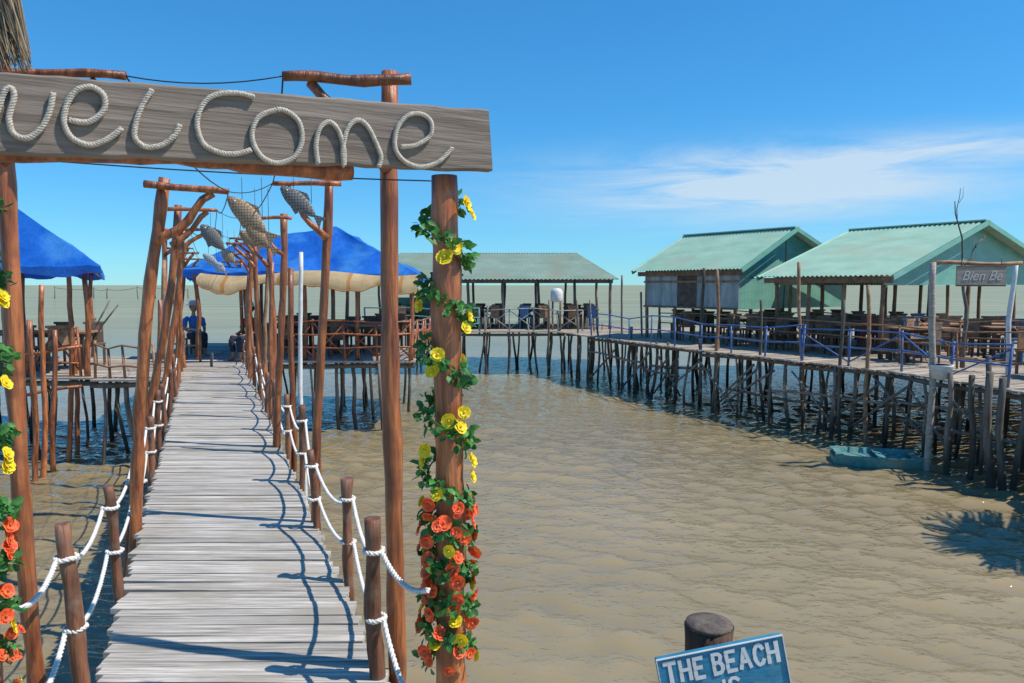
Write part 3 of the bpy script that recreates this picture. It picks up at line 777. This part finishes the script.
def pole(px, ty, by, z=0, r=.04, mat=M_pile, label="grey wooden pole standing in the water at the pier edge", tpx=None):
    b = G(px, by, z); t = D(tpx or px, ty, b.y); mb = MB(); mb.log(b - Vector((0, 0, .5)), t, r, r * .85, .03, 9)
    return tag(mb.make('wooden_pole', mat, origin=b), label, "pole", "poles standing at the stilt decks")
pole(622, 275, 378); pole(641, 292, 384); pole(700, 268, 398, r=.05, tpx=704); pole(717, 270, 412, r=.05, mat=M_tim); pole(803, 262, 428, r=.045, mat=M_tim, tpx=799)
pole(839, 300, 440, r=.04, tpx=844); pole(590, 300, 372); pole(660, 295, 388); pole(765, 300, 420, tpx=761); pole(868, 285, 445, r=.045, mat=M_tim)
pole(926, 262, 470, r=.06, mat=M_deckr, label="pale stout wooden pole carrying the small hanging sign", tpx=933)
pole(1008, 262, 372, z=DECK, r=.05, mat=M_white, label="whitewashed pole carrying the small hanging sign", tpx=1016)
pole(990, 372, 488, r=.07); pole(1003, 378, 492, r=.06); pole(968, 375, 478, r=.055, tpx=972); pole(950, 372, 474, r=.05)

a = D(931, 263, 13.2); b = D(1022, 263, 13.0)
mb = MB(); mb.log(a, b, .04, .035, .015); tag(mb.make('cross_log', M_tim), "thin log laid across two poles above the hanging sign", "log")
p = D(981, 276, 12.95); e = empty('hanging_sign', p, "small weathered board with faded script hanging from a log", "sign")
mb = MB(); mb.box(p, (.86, .03, .36)); mb.make('board', M_pale, e)
for zz in (-.165, .165):
    mb = MB(); mb.box(p + Vector((0, -.017, zz)), (.86, .008, .02)); mb.make('trim', M_dark, e)
text('Bien Be', .24, (0, -.02, 0), e, M_script, off=.004, sx=.95, shear=.35)
for s in (-.35, .35):
    mb = MB(); mb.tube([p + Vector((s, 0, .18)), p + Vector((s, 0, .30))], .006, 5); mb.make('string', M_wire, e)

p = D(941, 372, 12.9); e = empty('hanging_pot', p, "white plastic plant pot fixed on the pole at the deck edge", "pot")
mb = MB(); mb.tube([p + Vector((0, 0, -.12)), p + Vector((0, 0, .10)), p + Vector((0, 0, .13)), p + Vector((0, 0, .13)), p + Vector((0, 0, .02))], [.13, .19, .20, .17, .15], 18, True); mb.make('body', M_white, e)
mb = MB(); mb.tube([p + Vector((-.21, .0, .1)), p + Vector((-.3, .1, .35))], .006, 5); mb.make('string', M_wire, e)

p = Vector((9.3, 15.2, DECK)); e = empty('bare_tree', p, "leafless grey slim tree with few branches standing on the deck", "tree")
top = D(962, 262, 15.2)
mb = MB(); mb.log(p, top, .05, .026, .05); mb.make('trunk', M_pile, e)
def br(mb, a, d, L_, r, k):
    b = a + d * L_; mb.log(a, b, r, r * .5, .03, 6, 5)
    if k:
        nd = (d + Vector((R(-.7, .7), R(-.3, .3), R(-.1, .4)))).normalized(); br(mb, a.lerp(b, R(.4, .7)), nd, L_ * R(.45, .6), r * .55, k - 1)
for dx_, L_, h_ in ((-.12, 1.25, 0), (.75, .75, .12)):
    mb = MB(); br(mb, top - Vector((0, 0, h_)), Vector((dx_, R(-.2, .2), 1)).normalized(), L_, .018, 2); mb.make('branch', M_pile, e)

# little flat boat
BC = Vector((6.75, 13.55, .05))
bo = empty('small_boat', BC, "small worn teal flat bottomed boat floating beside the pier", "boat")
mb = MB(); Lh = .74; secs = 12; vs = []
for i in range(secs + 1):
    t = i / secs * 2 - 1; wv = .46 * (1 - abs(t) ** 4 * .25); x = t * Lh; zz = .14 + .02 * t * t
    vs += [(x, -wv, zz), (x, -wv * .85, -.10), (x, wv * .85, -.10), (x, wv, zz), (x, wv - .06, zz), (x, wv * .75, .055), (x, -wv * .75, .055), (x, -wv + .06, zz)]
Mz = Matrix.Rotation(math.radians(-14), 3, 'Z'); vs = [Mz @ Vector(v) + BC for v in vs]
fs = [(i * 8 + k, (i + 1) * 8 + k, (i + 1) * 8 + (k + 1) % 8, i * 8 + (k + 1) % 8) for i in range(secs) for k in range(8)]
fs += [tuple(range(8)), tuple(secs * 8 + k for k in range(7, -1, -1))]
mb.add(vs, fs); mb.make('hull', M_teal, bo)
for t in (-.64, .05, .64):
    mb = MB(); mb.box(BC + Vector((0, 0, .12)) + Mz @ Vector((t, 0, 0)), (.12, .80, .025), Mz); mb.make('thwart', M_teal, bo)

# ------------------------------------------------------------------ houses with green roofs
def house(P1, P0, sL, sR, zr, ze, label, cladding):
    P1 = Vector((*P1, zr)); P0 = Vector((*P0, zr)); d = (P0 - P1).normalized(); pl = Vector((-d.y, d.x, 0))
    if pl.x > 0: pl = -pl
    MW = Matrix((d, pl, Vector((0, 0, 1)))).transposed()
    e = empty('stilt_house', ((P1 + P0) / 2).xy.to_3d() + Vector((0, 0, DECK)), label, "house", "green roofed houses on the stilt deck")
    def S(p, s, z): q = p + pl * s; q.z = z; return q
    mb = MB()
    mb.corr(S(P1, sL, ze), S(P0, sL, ze), lambda t: P1.lerp(P0, t), .13, .022)
    mb.corr(S(P1, -sR, ze), S(P0, -sR, ze), lambda t: P1.lerp(P0, t), .13, .022)
    mb.make('roof', M_groof, e)
    mb = MB(); mb.beam(P1 + Vector((0, 0, .015)) - d * .02, P0 + Vector((0, 0, .015)) + d * .02, .25, .035); mb.make('ridge_cap', M_groof, e)
    def zr_at(s): return zr - (zr - ze) * (s / sL if s > 0 else -s / sR)
    for end, P in ((.35, P1), (-.35, P0)):
        Pg = P + d * end; a = S(Pg, sL - .25, ze - .22); b = S(Pg, -sR + .25, ze - .22); mb = MB()
        def topf(t, Pg=Pg):
            s = (sL - .25) + t * (-(sR + sL - .5)); return S(Pg, s, zr_at(s) - .05)
        mb.corr(a, b, topf, .12, .012); mb.make('gable_wall', M_gwall, e)
        Pe = P - d * .02 * (1 if end > 0 else -1)
        for q0, q1 in ((S(Pe, sL, ze - .05), S(Pe, 0, zr - .05)), (S(Pe, 0, zr - .05), S(Pe, -sR, ze - .05))):
            mb = MB(); mb.beam(q0, q1, .03, .12); mb.make('barge_board', M_gwall, e)
    mb = MB(); mb.beam(S(P1 + d * .1, sL - .18, ze - .1), S(P0 - d * .1, sL - .18, ze - .1), .07, .14); mb.make('eave_beam', M_tim, e)
    n = 4; Lr = (P0 - P1).length
    for i in range(n):
        for s in (sL - .3, 0, -sR + .3):
            q = S(P1 + d * (.4 + (Lr - .8) * i / (n - 1)), s, ze); mb = MB(); mb.log((q.x, q.y, DECK - .05), (q.x, q.y, ze - .1 if s else zr - .2), .055, .05, .01, 8); mb.make('post', M_tim, e)
    if cladding:
        zlo, s = cladding
        for k0, k1 in ((.35, Lr * .42), (Lr * .62, Lr - .3)):
            mb = MB(); k = k0
            while k < k1:
                q = S(P1 + d * k, s, (zlo + ze) / 2 + R(-.02, .02)); mb.box(q, (.152, .02, ze - zlo), MW); k += .155
            mb.make('wall', M_board, e)
        q = S(P1 + d * Lr * .52, s - .02, (zlo + ze) / 2); mb = MB(); mb.box(q, (Lr * .2, .02, (ze - zlo) * .95), MW); mb.make('window', M_dark, e)
        for hz in (zlo + .02, ze - .35):
            q = S(P1 + d * Lr * .5, s + .025, hz); mb = MB(); mb.box(q, (Lr - .6, .03, .06), MW); mb.make('rail', M_tim, e)
        mb = MB(); ML = Matrix((pl, d, Vector((0, 0, 1)))).transposed(); k = -sR + .5
        while k < sL - .4:
            q = S(P1 + d * .38, k, (zlo + ze) / 2 - .12); mb.box(q, (.152, .02, ze - zlo - .25), ML); k += .155
        mb.make('wall', M_gwall, e)
    return e
house((8.4, 22), (5.96, 25.6), 2.46, 3.4, 4.99, 3.75, "small stilt house with pale green corrugated roof and board wall", (2.6, 2.2))
house((12.1, 19), (10.1, 22.2), 4.1, 5.0, 4.93, 3.52, "open stilt house with wide pale green roof and teal gable", None)
aw = empty('lean_to_awning', (10.4, 22.4, DECK), "low pale sheet awning on posts behind the houses", "awning")
mb = MB(); mb.corr((8.6, 20.6, 3.3), (12.6, 22.6, 3.3), lambda t: Vector((8.2, 22.2, 3.62)).lerp(Vector((12.2, 24.2, 3.62)), t), .12, .015)
mb.make('roof', M_white, aw)
for x, y in ((8.7, 20.8), (12.4, 22.5), (8.3, 22.1), (12.1, 24.0)):
    mb = MB(); mb.log((x, y, DECK), (x, y, 3.3), .05, .05, .01); mb.make('post', M_tim, aw)

# unseen thatched parasol further along the deck, added to cast shade on the water
PX, PY = 9.15, 8.75
e = empty('shade_parasol', (PX, PY, DECK), "unseen round thatched parasol on the deck, added for its shadow on the water", "parasol")
mb = MB(); mb.log((PX, PY, DECK), (PX, PY, 4.05), .06, .05); mb.make('pole', M_tim, e)
mb = MB()
for i in range(520):
    a = R(0, 6.283); r = R(.95, 1.6); r0 = R(.0, .7); zt = 4.1
    mb.tube([(PX + r0 * math.cos(a), PY + r0 * math.sin(a), zt - r0 * .45 + R(-.03, .03)), (PX + r * math.cos(a + R(-.12, .12)), PY + r * math.sin(a + R(-.12, .12)), zt - r * .46 + R(-.04, .04))], [.022, .016], 4)
mb.make('straw', M_thatch, e)

# ------------------------------------------------------------------ furniture
def box_part(name, mat, e, boxes):
    mb = MB()
    for c, s in boxes: mb.box(Vector(e["_o"]) + Vector(c), s)
    return mb.make(name, mat, e)
def mk_table(loc, topm, label):
    e = empty('table', loc, label, "table", "tables on the stilt decks")
    box_part('table_top', topm, e, [((0, 0, .735), (1.3, .75, .035))]); box_part('apron', M_dark, e, [((0, 0, .68), (1.15, .6, .07))])
    for x in (-.55, .55):
        for y in (-.28, .28): box_part('leg', M_dark, e, [((x, y, .36), (.06, .06, .72))])
    return e
def mk_chair(loc, m, label):
    e = empty('chair', loc, label, "chair", "chairs on the stilt decks")
    box_part('seat', m, e, [((0, 0, .44), (.42, .42, .035))])
    box_part('backrest', m, e, [((0, .2, .66), (.34, .02, .42)), ((0, .2, .885), (.42, .03, .05))])
    for x in (-.18, .18):
        for y in (-.18, .18): box_part('leg', m, e, [((x, y, .21), (.04, .04, .42))])
    return e
t0 = mk_table(Vector((8.6, 18.2, DECK)), M_tim, "brown wooden dining table standing on the plank deck")
c0 = mk_chair(Vector((7.9, 18.0, DECK)), M_dark, "dark wooden chair beside a dining table on the deck")
c1 = mk_chair(Vector((9.6, 17.6, DECK)), M_mesh, "blue painted chair beside a dining table on the deck")
c2 = mk_chair(Vector((9.3, 18.9, DECK)), M_redc, "red plastic chair beside a dining table on the deck")
c3 = mk_chair(Vector((8.0, 18.9, DECK)), M_tim, "light brown wooden chair beside a dining table")
def seats(x, y, rt=0., nb=4):
    dup(t0, (x, y, DECK), rt)
    for q in range(nb):
        s = (-1, 1)[q % 2]; u = (-.32, .32)[q // 2]; k = R(0, 1)
        if k < .12: continue
        c = c0 if k < .45 else c3 if k < .83 else c1 if k < .97 else c2
        dup(c, (x + u + R(-.1, .1), y + s * .6 + R(-.08, .08), DECK), rt + (0 if s > 0 else math.pi) + R(-.5, .5))
for Y in (13.4, 15.0, 16.6, 18.2, 19.9, 21.6, 23.4):
    for off in (2.6, 4.9, 7.0):
        if (Y, off) == (18.2, 2.6): continue
        if R(0, 1) < .88: seats(edgeX(Y) + off + R(-.2, .2), Y + R(-.2, .2), R(-.3, .3))

# ------------------------------------------------------------------ platforms
def slab_platform(x0, x1, y0, y1, label, sp=1.1, z=DECK):
    e = empty('stilt_platform', ((x0 + x1) / 2, (y0 + y1) / 2, 0), label, "platform", "stilt decks standing in the sea")
    mb = MB(); Y = y0
    while Y < y1: mb.box(((x0 + x1) / 2 + R(-.06, .06), Y, z - .02 + R(-.005, .005)), (x1 - x0, .15, .035)); Y += .165
    mb.make('deck', M_deckr, e)
    rows = []; x = x0 + .1
    while x < x1:
        y = y0 + .05
        while y < y1: rows.append((x + R(-.2, .2), y + R(-.1, .2))); y += sp * 1.5
        x += sp * R(.5, .85)
    piles(e, rows[:98], r=.045, top=z)
    for y in (y0 + .05, (y0 + y1) / 2, y1 - .1):
        mb = MB(); mb.log((x0, y, z - .12), (x1, y, z - .12), .05, .05, .01); mb.make('beam', M_beam, e)
    return e
slab_platform(-5.6, 4.4, 27.2, 32.5, "distant plank deck on piles beneath a grey roofed pavilion", 1.3)
e = empty('pavilion', (-.8, 31, DECK), "open sided pavilion with a grey green hipped sheet roof", "pavilion")
zr, ze = 4.62, 3.52; R0, R1 = Vector((-4.6, 31, zr)), Vector((2.7, 31, zr)); c = [Vector((-6.2, 28.4, ze)), Vector((4.1, 28.4, ze)), Vector((4.1, 33.4, ze)), Vector((-6.2, 33.4, ze))]
mb = MB()
mb.corr(c[0], c[1], lambda t: R0.lerp(R1, t), .16, .025); mb.corr(c[3], c[2], lambda t: R0.lerp(R1, t), .16, .025)
mb.corr(c[1], c[2], lambda t: R1, .13, .012); mb.corr(c[0], c[3], lambda t: R0, .13, .012); mb.make('roof', M_grey, e)
for x in np.linspace(-5.9, 3.8, 8):
    for y in (28.7, 33.1):
        mb = MB(); mb.log((x, y, DECK), (x + R(-.04, .04), y, ze), .06, .055, .02); mb.make('post', M_pile, e)
mb = MB(); mb.beam((-6, 28.7, ze - .08), (3.9, 28.7, ze - .08), .08, .14); mb.make('eave_beam', M_beam, e)
mb = MB(); mb.corr((-5.6, 32.9, DECK), (-2.4, 32.9, DECK), lambda t: Vector((-5.6 + 3.2 * t, 32.9, 2.75)), .16, .02); mb.make('wall', M_gwall, e)
railing([(-5.4, 27.3), (-1.2, 27.3)], .85, M_teal, (.97, .6, .3), .9, "teal painted railing on the distant deck", r=.035)
railing([(-1.0, 27.3), (2.6, 27.3)], .8, M_board, (.97,), .9, "pale pole railing with crossed braces on the distant deck", r=.028, zig=2)
for x in (-4.6, -2.8, -1.0, .9, 2.8):
    for y in (29.3, 31.3): seats(x, y, R(-.2, .2))
pole(478, 305, 372, tpx=488); pole(519, 330, 368); pole(533, 325, 372, tpx=528); pole(549, 300, 376); pole(563, 310, 374, tpx=558); pole(455, 300, 366); pole(577, 300, 378)
p = Vector((1.7, 28.2, DECK)); e = empty('water_tank', p, "white round water tank on a post stand", "tank")
mb = MB(); mb.tube([p + Vector((0, 0, 1.05)), p + Vector((0, 0, 1.1)), p + Vector((0, 0, 1.45)), p + Vector((0, 0, 1.55)), p + Vector((0, 0, 1.58))], [.20, .23, .23, .17, .07], 20); mb.make('body', M_white, e)
for x in (-.15, .15):
    for y in (-.15, .15): mb = MB(); mb.log(p + Vector((x, y, 0)), p + Vector((x, y, 1.07)), .03, .03, .005); mb.make('leg', M_tim, e)

# ------------------------------------------------------------------ middle hut with blue tarp
slab_platform(-7.3, -2.2, 16.6, 21.2, "plank deck on thin piles beneath the blue tarpaulin shelter", .85)
slab_platform(-9.0, -7.35, 17.75, 22, "plank landing deck at the end of the boardwalk", 1.2)
GT = "blue tarpaulin shelters"
def shelter(c0, c1, c2, c3, r0, r1, label, posts, sag=.12, wr=.09):
    c0, c1, c2, c3, r0, r1 = map(Vector, (c0, c1, c2, c3, r0, r1)); m = (c0 + c1 + c2 + c3) / 4
    e = empty('tarpaulin_shelter', (m.x, m.y, DECK), label, "shelter", GT)
    mb = MB()
    mb.patch(c0, c1, r1, r0, 40, 18, sag, wr); mb.patch(c2, c3, r0, r1, 40, 18, sag, wr)
    mb.patch(c1, c2, r1, r1, 24, 18, sag, wr); mb.patch(c3, c0, r0, r0, 24, 18, sag, wr)
    for a, b in ((c0, c1), (c1, c2), (c2, c3), (c3, c0)):
        n = 40; vs = []
        for i in range(n + 1):
            p = a.lerp(b, i / n); out = (p - m); out.z = 0; out.normalize()
            if 0 < i < n: p = p + Vector((0, 0, wr * (noise.noise(p * 1.7) + .4 * noise.noise(p * 4.3))))
            vs += [p, p - Vector((0, 0, .15)) * (1 + .25 * math.sin(i * .9)) + out * .04 * math.sin(i * 1.6)]
        mb.add(vs, [(2 * i, 2 * i + 1, 2 * i + 3, 2 * i + 2) for i in range(n)], True)
    mb.make('canopy', M_tarp, e)
    for (x, y, h) in posts:
        mb = MB(); mb.log((x, y, DECK - .1), (x + R(-.06, .06), y, h), .055, .045, .03); mb.make('post', M_post, e)
    for a, b in ((c0, c1), (c1, c2), (c3, c0)):
        mb = MB(); mb.log(a + Vector((0, 0, -.08)) + (m - a) * .02, b + Vector((0, 0, -.08)) + (m - b) * .02, .035, .03, .01); mb.make('pole', M_post, e)
    mb = MB(); mb.log(r0 - Vector((0, 0, .07)), r1 - Vector((0, 0, .07)), .035, .03, .01); mb.make('ridge_pole', M_post, e)
    return e
shelter((-7.55, 16.7, 3.62), (-2.0, 16.4, 3.52), (-2.4, 21.4, 3.5), (-9.0, 21.6, 3.55), (-6.75, 18.4, 4.36), (-4.3, 18.2, 4.72),
        "shelter with bright blue tarpaulin roof on log posts over the deck", [(x, y, 3.5) for x in (-7.1, -5.9, -4.7, -3.5, -2.3) for y in (16.75, 21.0)] + [(-6.6, 18.5, 4.2), (-4.4, 18.3, 4.55)], sag=.05, wr=.10)
e = empty('striped_awning', (-4.5, 16.3, 3.3), "tan yellow canvas awning with faded stripes sagging below the tarpaulin", "awning")
n = 60; mc = MB()
def pt_(i, lo):
    t = i / n; x = -6.85 + 4.8 * t; sc = abs(math.sin(t * math.pi * 2.6 + .8 * math.sin(t * 7))); y = 16.32 - .22 * (lo > 0) - .1 * sc * (lo > 0)
    return Vector((x, y, 3.56 - .06 * math.sin(t * 9) - lo * (.20 + .20 * sc + .05 * noise.noise(Vector((t * 22, 0, 0))))))
for i in range(n):
    q = [pt_(i, 0), pt_(i + 1, 0), pt_(i + 1, .5), pt_(i, .5), pt_(i + 1, 1), pt_(i, 1)]
    if i in (7, 22, 23, 41, 55):
        mo = MB(); mo.add(q, [(0, 1, 2, 3), (3, 2, 4, 5)], True); mo.make('stripe', M_orange, e)
    else: mc.add(q, [(0, 1, 2, 3), (3, 2, 4, 5)], True)
mc.make('canvas', M_cream, e)
mb = MB(); mb.tube([pt_(i, 1) + Vector((0, -.005, 0)) for i in range(n + 1)], .016, 6); mb.make('border', M_orange, e)
railing([(-5.2, 16.62), (-2.3, 16.55), (-2.25, 20.8)], .85, M_post, (.97, .65, .33), .75, "reddish pole railing with crossed braces around the shelter deck", r=.03, zig=2)
for x, y in ((-5.6, 18.2), (-3.8, 17.9), (-3.4, 19.8), (-5.5, 20.2)): seats(x, y, R(-.2, .2))
mb = MB(); a = G(303, 400); t = D(301, 252, a.y); mb.log(a - Vector((0, 0, 1.9)), t, .035, .03, .02)
tag(mb.make('wooden_pole', M_white, origin=a), "whitewashed slender pole beside the boardwalk", "pole", "poles standing at the stilt decks")
for (px, by, ty, m) in ((292, 452, 268, M_post), (279, 418, 262, M_post), (262, 392, 248, M_tim), (256, 385, 270, M_post), (248, 372, 275, M_tim), (172, 402, 260, M_tim), (157, 424, 300, M_post), (143, 470, 395, M_post), (176, 385, 250, M_post)):
    a = G(px, by); t = D(px + R(-8, 8), ty, a.y); mb = MB(); mb.log(a - Vector((0, 0, 2)), t, .034, .028, .05)
    tag(mb.make('wooden_pole', m, origin=a), "rough reddish pole standing beside the boardwalk", "pole", "poles standing at the stilt decks")

# ------------------------------------------------------------------ left hut and side deck
slab_platform(-15.2, -7.7, 13.6, 17.6, "side plank deck on piles beneath a blue tarpaulin shelter", 1.1)
slab_platform(-7.65, -5.9, 13.3, 16.4, "small plank landing joining the boardwalk", .62)
shelter((-15.4, 13, 3.6), (-7.2, 13, 3.62), (-9.9, 18.0, 3.6), (-16.4, 18.2, 3.6), (-12.4, 15.5, 5.85), (-11.2, 15.0, 5.8),
        "shelter with bright blue tarpaulin roof above the side deck", [(x, y, 3.58) for x in (-7.9, -9.4, -11, -13) for y in (13.7,)] + [(x, 17.4, 3.6) for x in (-9.9, -11.5, -13.5)] + [(-11.3, 15.1, 5.6)], sag=.05, wr=.07)
railing([(-11.5, 13.65), (-8.0, 13.65)], .85, M_post, (.97, .65, .3), .5, "reddish pole railing with braces on the side deck", r=.028, zig=3)
railing([(-7.6, 13.4), (-6.5, 13.4)], .6, M_tim, (.95, .4), .3, "low rough pole railing at the side landing", r=.026)
railing([(-7.6, 16.3), (-6.9, 16.3)], .75, M_tim, (.95, .5), .3, "low rough pole railing at the far side of the landing", r=.028)
for px, ty, by in ((67, 258, 462), (54, 330, 470), (40, 285, 478), (74, 340, 456), (33, 320, 482)):
    a = G(px, by, 0); t = D(px + R(-5, 3), ty, a.y); mb = MB(); mb.log(a - Vector((0, 0, .5)), t, .05, .04, .04)
    tag(mb.make('wooden_pole', M_post, origin=a), "reddish log pole standing in the water by the side deck", "pole", "poles standing at the stilt decks")
for ty in (352, 392):
    mb = MB(); mb.log(D(22, ty + 4, 12.9), D(82, ty - 6, 13.2), .032, .028, .02)
    tag(mb.make('lashed_rail', M_post), "reddish log lashed across the standing poles", "rail", "logs lashed across the poles")
for x in (-9.3, -11.2): seats(x, 15.2, .1)
for px0, py0, px1, py1 in ((78, 352, 110, 300), (88, 350, 118, 305), (70, 345, 96, 318)):
    a = D(px0, py0, 15.5); b = D(px1, py1, 15.5); mb = MB(); mb.log(a, b, .02, .015, .02)
    tag(mb.make('wooden_stick', M_pile), "thin bare stick leaning on the side deck", "stick", "leaning sticks")

stk = []
x = -112
while x < -76:
    y = 185 + R(-4, 4); h = R(2.4, 4.6); stk.append((x, y, h))
    mb = MB(); mb.log((x, y, -1), (x + R(-.3, .3), y, h), .12, .09, .05, 6, 3)
    tag(mb.make('net_stake', M_pile), "distant thin fishing stake standing in the open sea", "stake", "distant fishing stakes"); x += R(3, 7)
mb = MB(); pts = []
for i in range(len(stk) - 1): pts += hang((stk[i][0], stk[i][1], stk[i][2] * .85), (stk[i + 1][0], stk[i + 1][1], stk[i + 1][2] * .85), .4, 4)
mb.tube(pts, .05, 4); tag(mb.make('net_line', M_wire), "long rope slung between distant fishing stakes", "rope")

# ------------------------------------------------------------------ people
def remesh(mb, name, mat, parent, vox):
    o = mb.make('tmp', mat, None, origin=(0, 0, 0)); md = o.modifiers.new('r', 'REMESH'); md.mode = 'VOXEL'; md.voxel_size = vox; md.use_smooth_shade = True
    sm = o.modifiers.new('s', 'SMOOTH'); sm.iterations = 3; sm.factor = .5
    bpy.context.view_layer.update()
    me = bpy.data.meshes.new_from_object(o.evaluated_get(bpy.context.evaluated_depsgraph_get())); bpy.data.objects.remove(o)
    me.name = name
    q = bpy.data.objects.new(name, me); COL.objects.link(q); q.parent = parent
    if not me.materials: me.materials.append(mat)
    return q
def person(loc, rot, shirt, label, hat):
    e = bpy.data.objects.new('person', None); COL.objects.link(e); e.location = loc; e.rotation_euler = (0, 0, rot); e["_o"] = (0, 0, 0)
    tag(e, label, "person", "people sitting on the decks")
    b = MB(); V = Vector
    b.tube([V((0, 0, .44)), V((0, .01, .56)), V((0, .02, .70)), V((0, 0, .88)), V((0, 0, .96)), V((0, -.01, 1.06))], [.13, .13, .125, .15, .07, .05], 14, flat=.7)
    b.sphere((0, -.02, 1.15), (.075, .092, .115), 16, 12); b.sphere((0, -.115, 1.13), (.013, .02, .02), 8, 6); b.sphere((0, -.09, 1.085), (.03, .02, .015), 8, 6)
    for s in (-1, 1):
        b.sphere((s * .078, -.01, 1.14), (.012, .02, .03), 8, 6)
        b.tube([V((s * .14, 0, .90)), V((s * .20, -.02, .86)), V((s * .23, -.06, .64)), V((s * .17, -.25, .58)), V((s * .12, -.31, .57))], [.05, .05, .04, .032, .025], 9)
        b.sphere((s * .11, -.34, .565), (.03, .045, .016), 8, 6)
        for k in range(4): b.tube([V((s * (.09 + .016 * k), -.37, .565)), V((s * (.088 + .017 * k), -.405 - (.01 if k in (1, 2) else 0), .56)), V((s * (.087 + .017 * k), -.425 - (.012 if k in (1, 2) else 0), .545))], [.009, .008, .007], 6)
        b.tube([V((s * .08, -.33, .565)), V((s * .06, -.36, .56)), V((s * .055, -.38, .555))], [.011, .009, .008], 6)
        b.tube([V((s * .09, 0, .48)), V((s * .11, -.2, .50)), V((s * .12, -.42, .50)), V((s * .12, -.43, .44)), V((s * .12, -.40, .25)), V((s * .12, -.40, .07))], [.09, .08, .06, .055, .05, .035], 10)
        b.tube([V((s * .12, -.38, .04)), V((s * .125, -.48, .035)), V((s * .13, -.56, .025))], [.042, .04, .03], 8)
    remesh(b, 'body', M_skin, e, .009)
    c = MB(); c.tube([V((0, 0, .46)), V((0, .01, .58)), V((0, .02, .70)), V((0, 0, .88)), V((0, 0, .95))], [.15, .145, .14, .165, .09], 14, flat=.72)
    for s in (-1, 1): c.tube([V((s * .12, 0, .90)), V((s * .20, -.02, .86)), V((s * .225, -.05, .70))], [.065, .065, .058], 10)
    remesh(c, 'shirt', shirt, e, .012)
    c = MB()
    c.tube([V((0, 0, .42)), V((0, 0, .52))], [.15, .15], 12, flat=.8)
    for s in (-1, 1): c.tube([V((s * .09, 0, .48)), V((s * .11, -.2, .50)), V((s * .12, -.42, .50)), V((s * .12, -.44, .44)), V((s * .12, -.40, .2))], [.1, .09, .072, .068, .06], 10)
    remesh(c, 'trousers', M_trs, e, .012)
    c = MB(); c.sphere((0, .005, 1.18), (.088, .1, .105), 14, 10); h = remesh(c, 'hair', M_hair, e, .012); h.location = (0, .012, 0)
    if hat:
        c = MB(); c.tube([V((0, -.01, 1.215)), V((0, -.01, 1.225)), V((0, -.01, 1.23)), V((0, -.01, 1.30)), V((0, -.01, 1.33))], [.18, .18, .10, .095, .05], 18)
        o = c.make('hat', M_white, None, origin=(0, 0, 0)); o.parent = e
    st_ = empty('stool', loc, "small brown wooden stool with a person sitting on it", "stool", "stools on the decks")
    box_part('seat', M_tim, st_, [((0, .02, .40), (.36, .32, .035))])
    for x in (-.14, .14):
        for y in (-.11, .14): box_part('leg', M_tim, st_, [((x, y, .19), (.04, .04, .38))])
person(Vector((-7.75, 18.0, DECK)), math.radians(40), M_shb, "person in a blue shirt and pale hat sitting on a stool", True)
person(Vector((-6.0, 16.95, DECK)), math.radians(-30), M_shr, "person in a red shirt sitting on a stool under the tarpaulin", True)

for o in bpy.data.objects:
    if "_o" in o: del o["_o"]
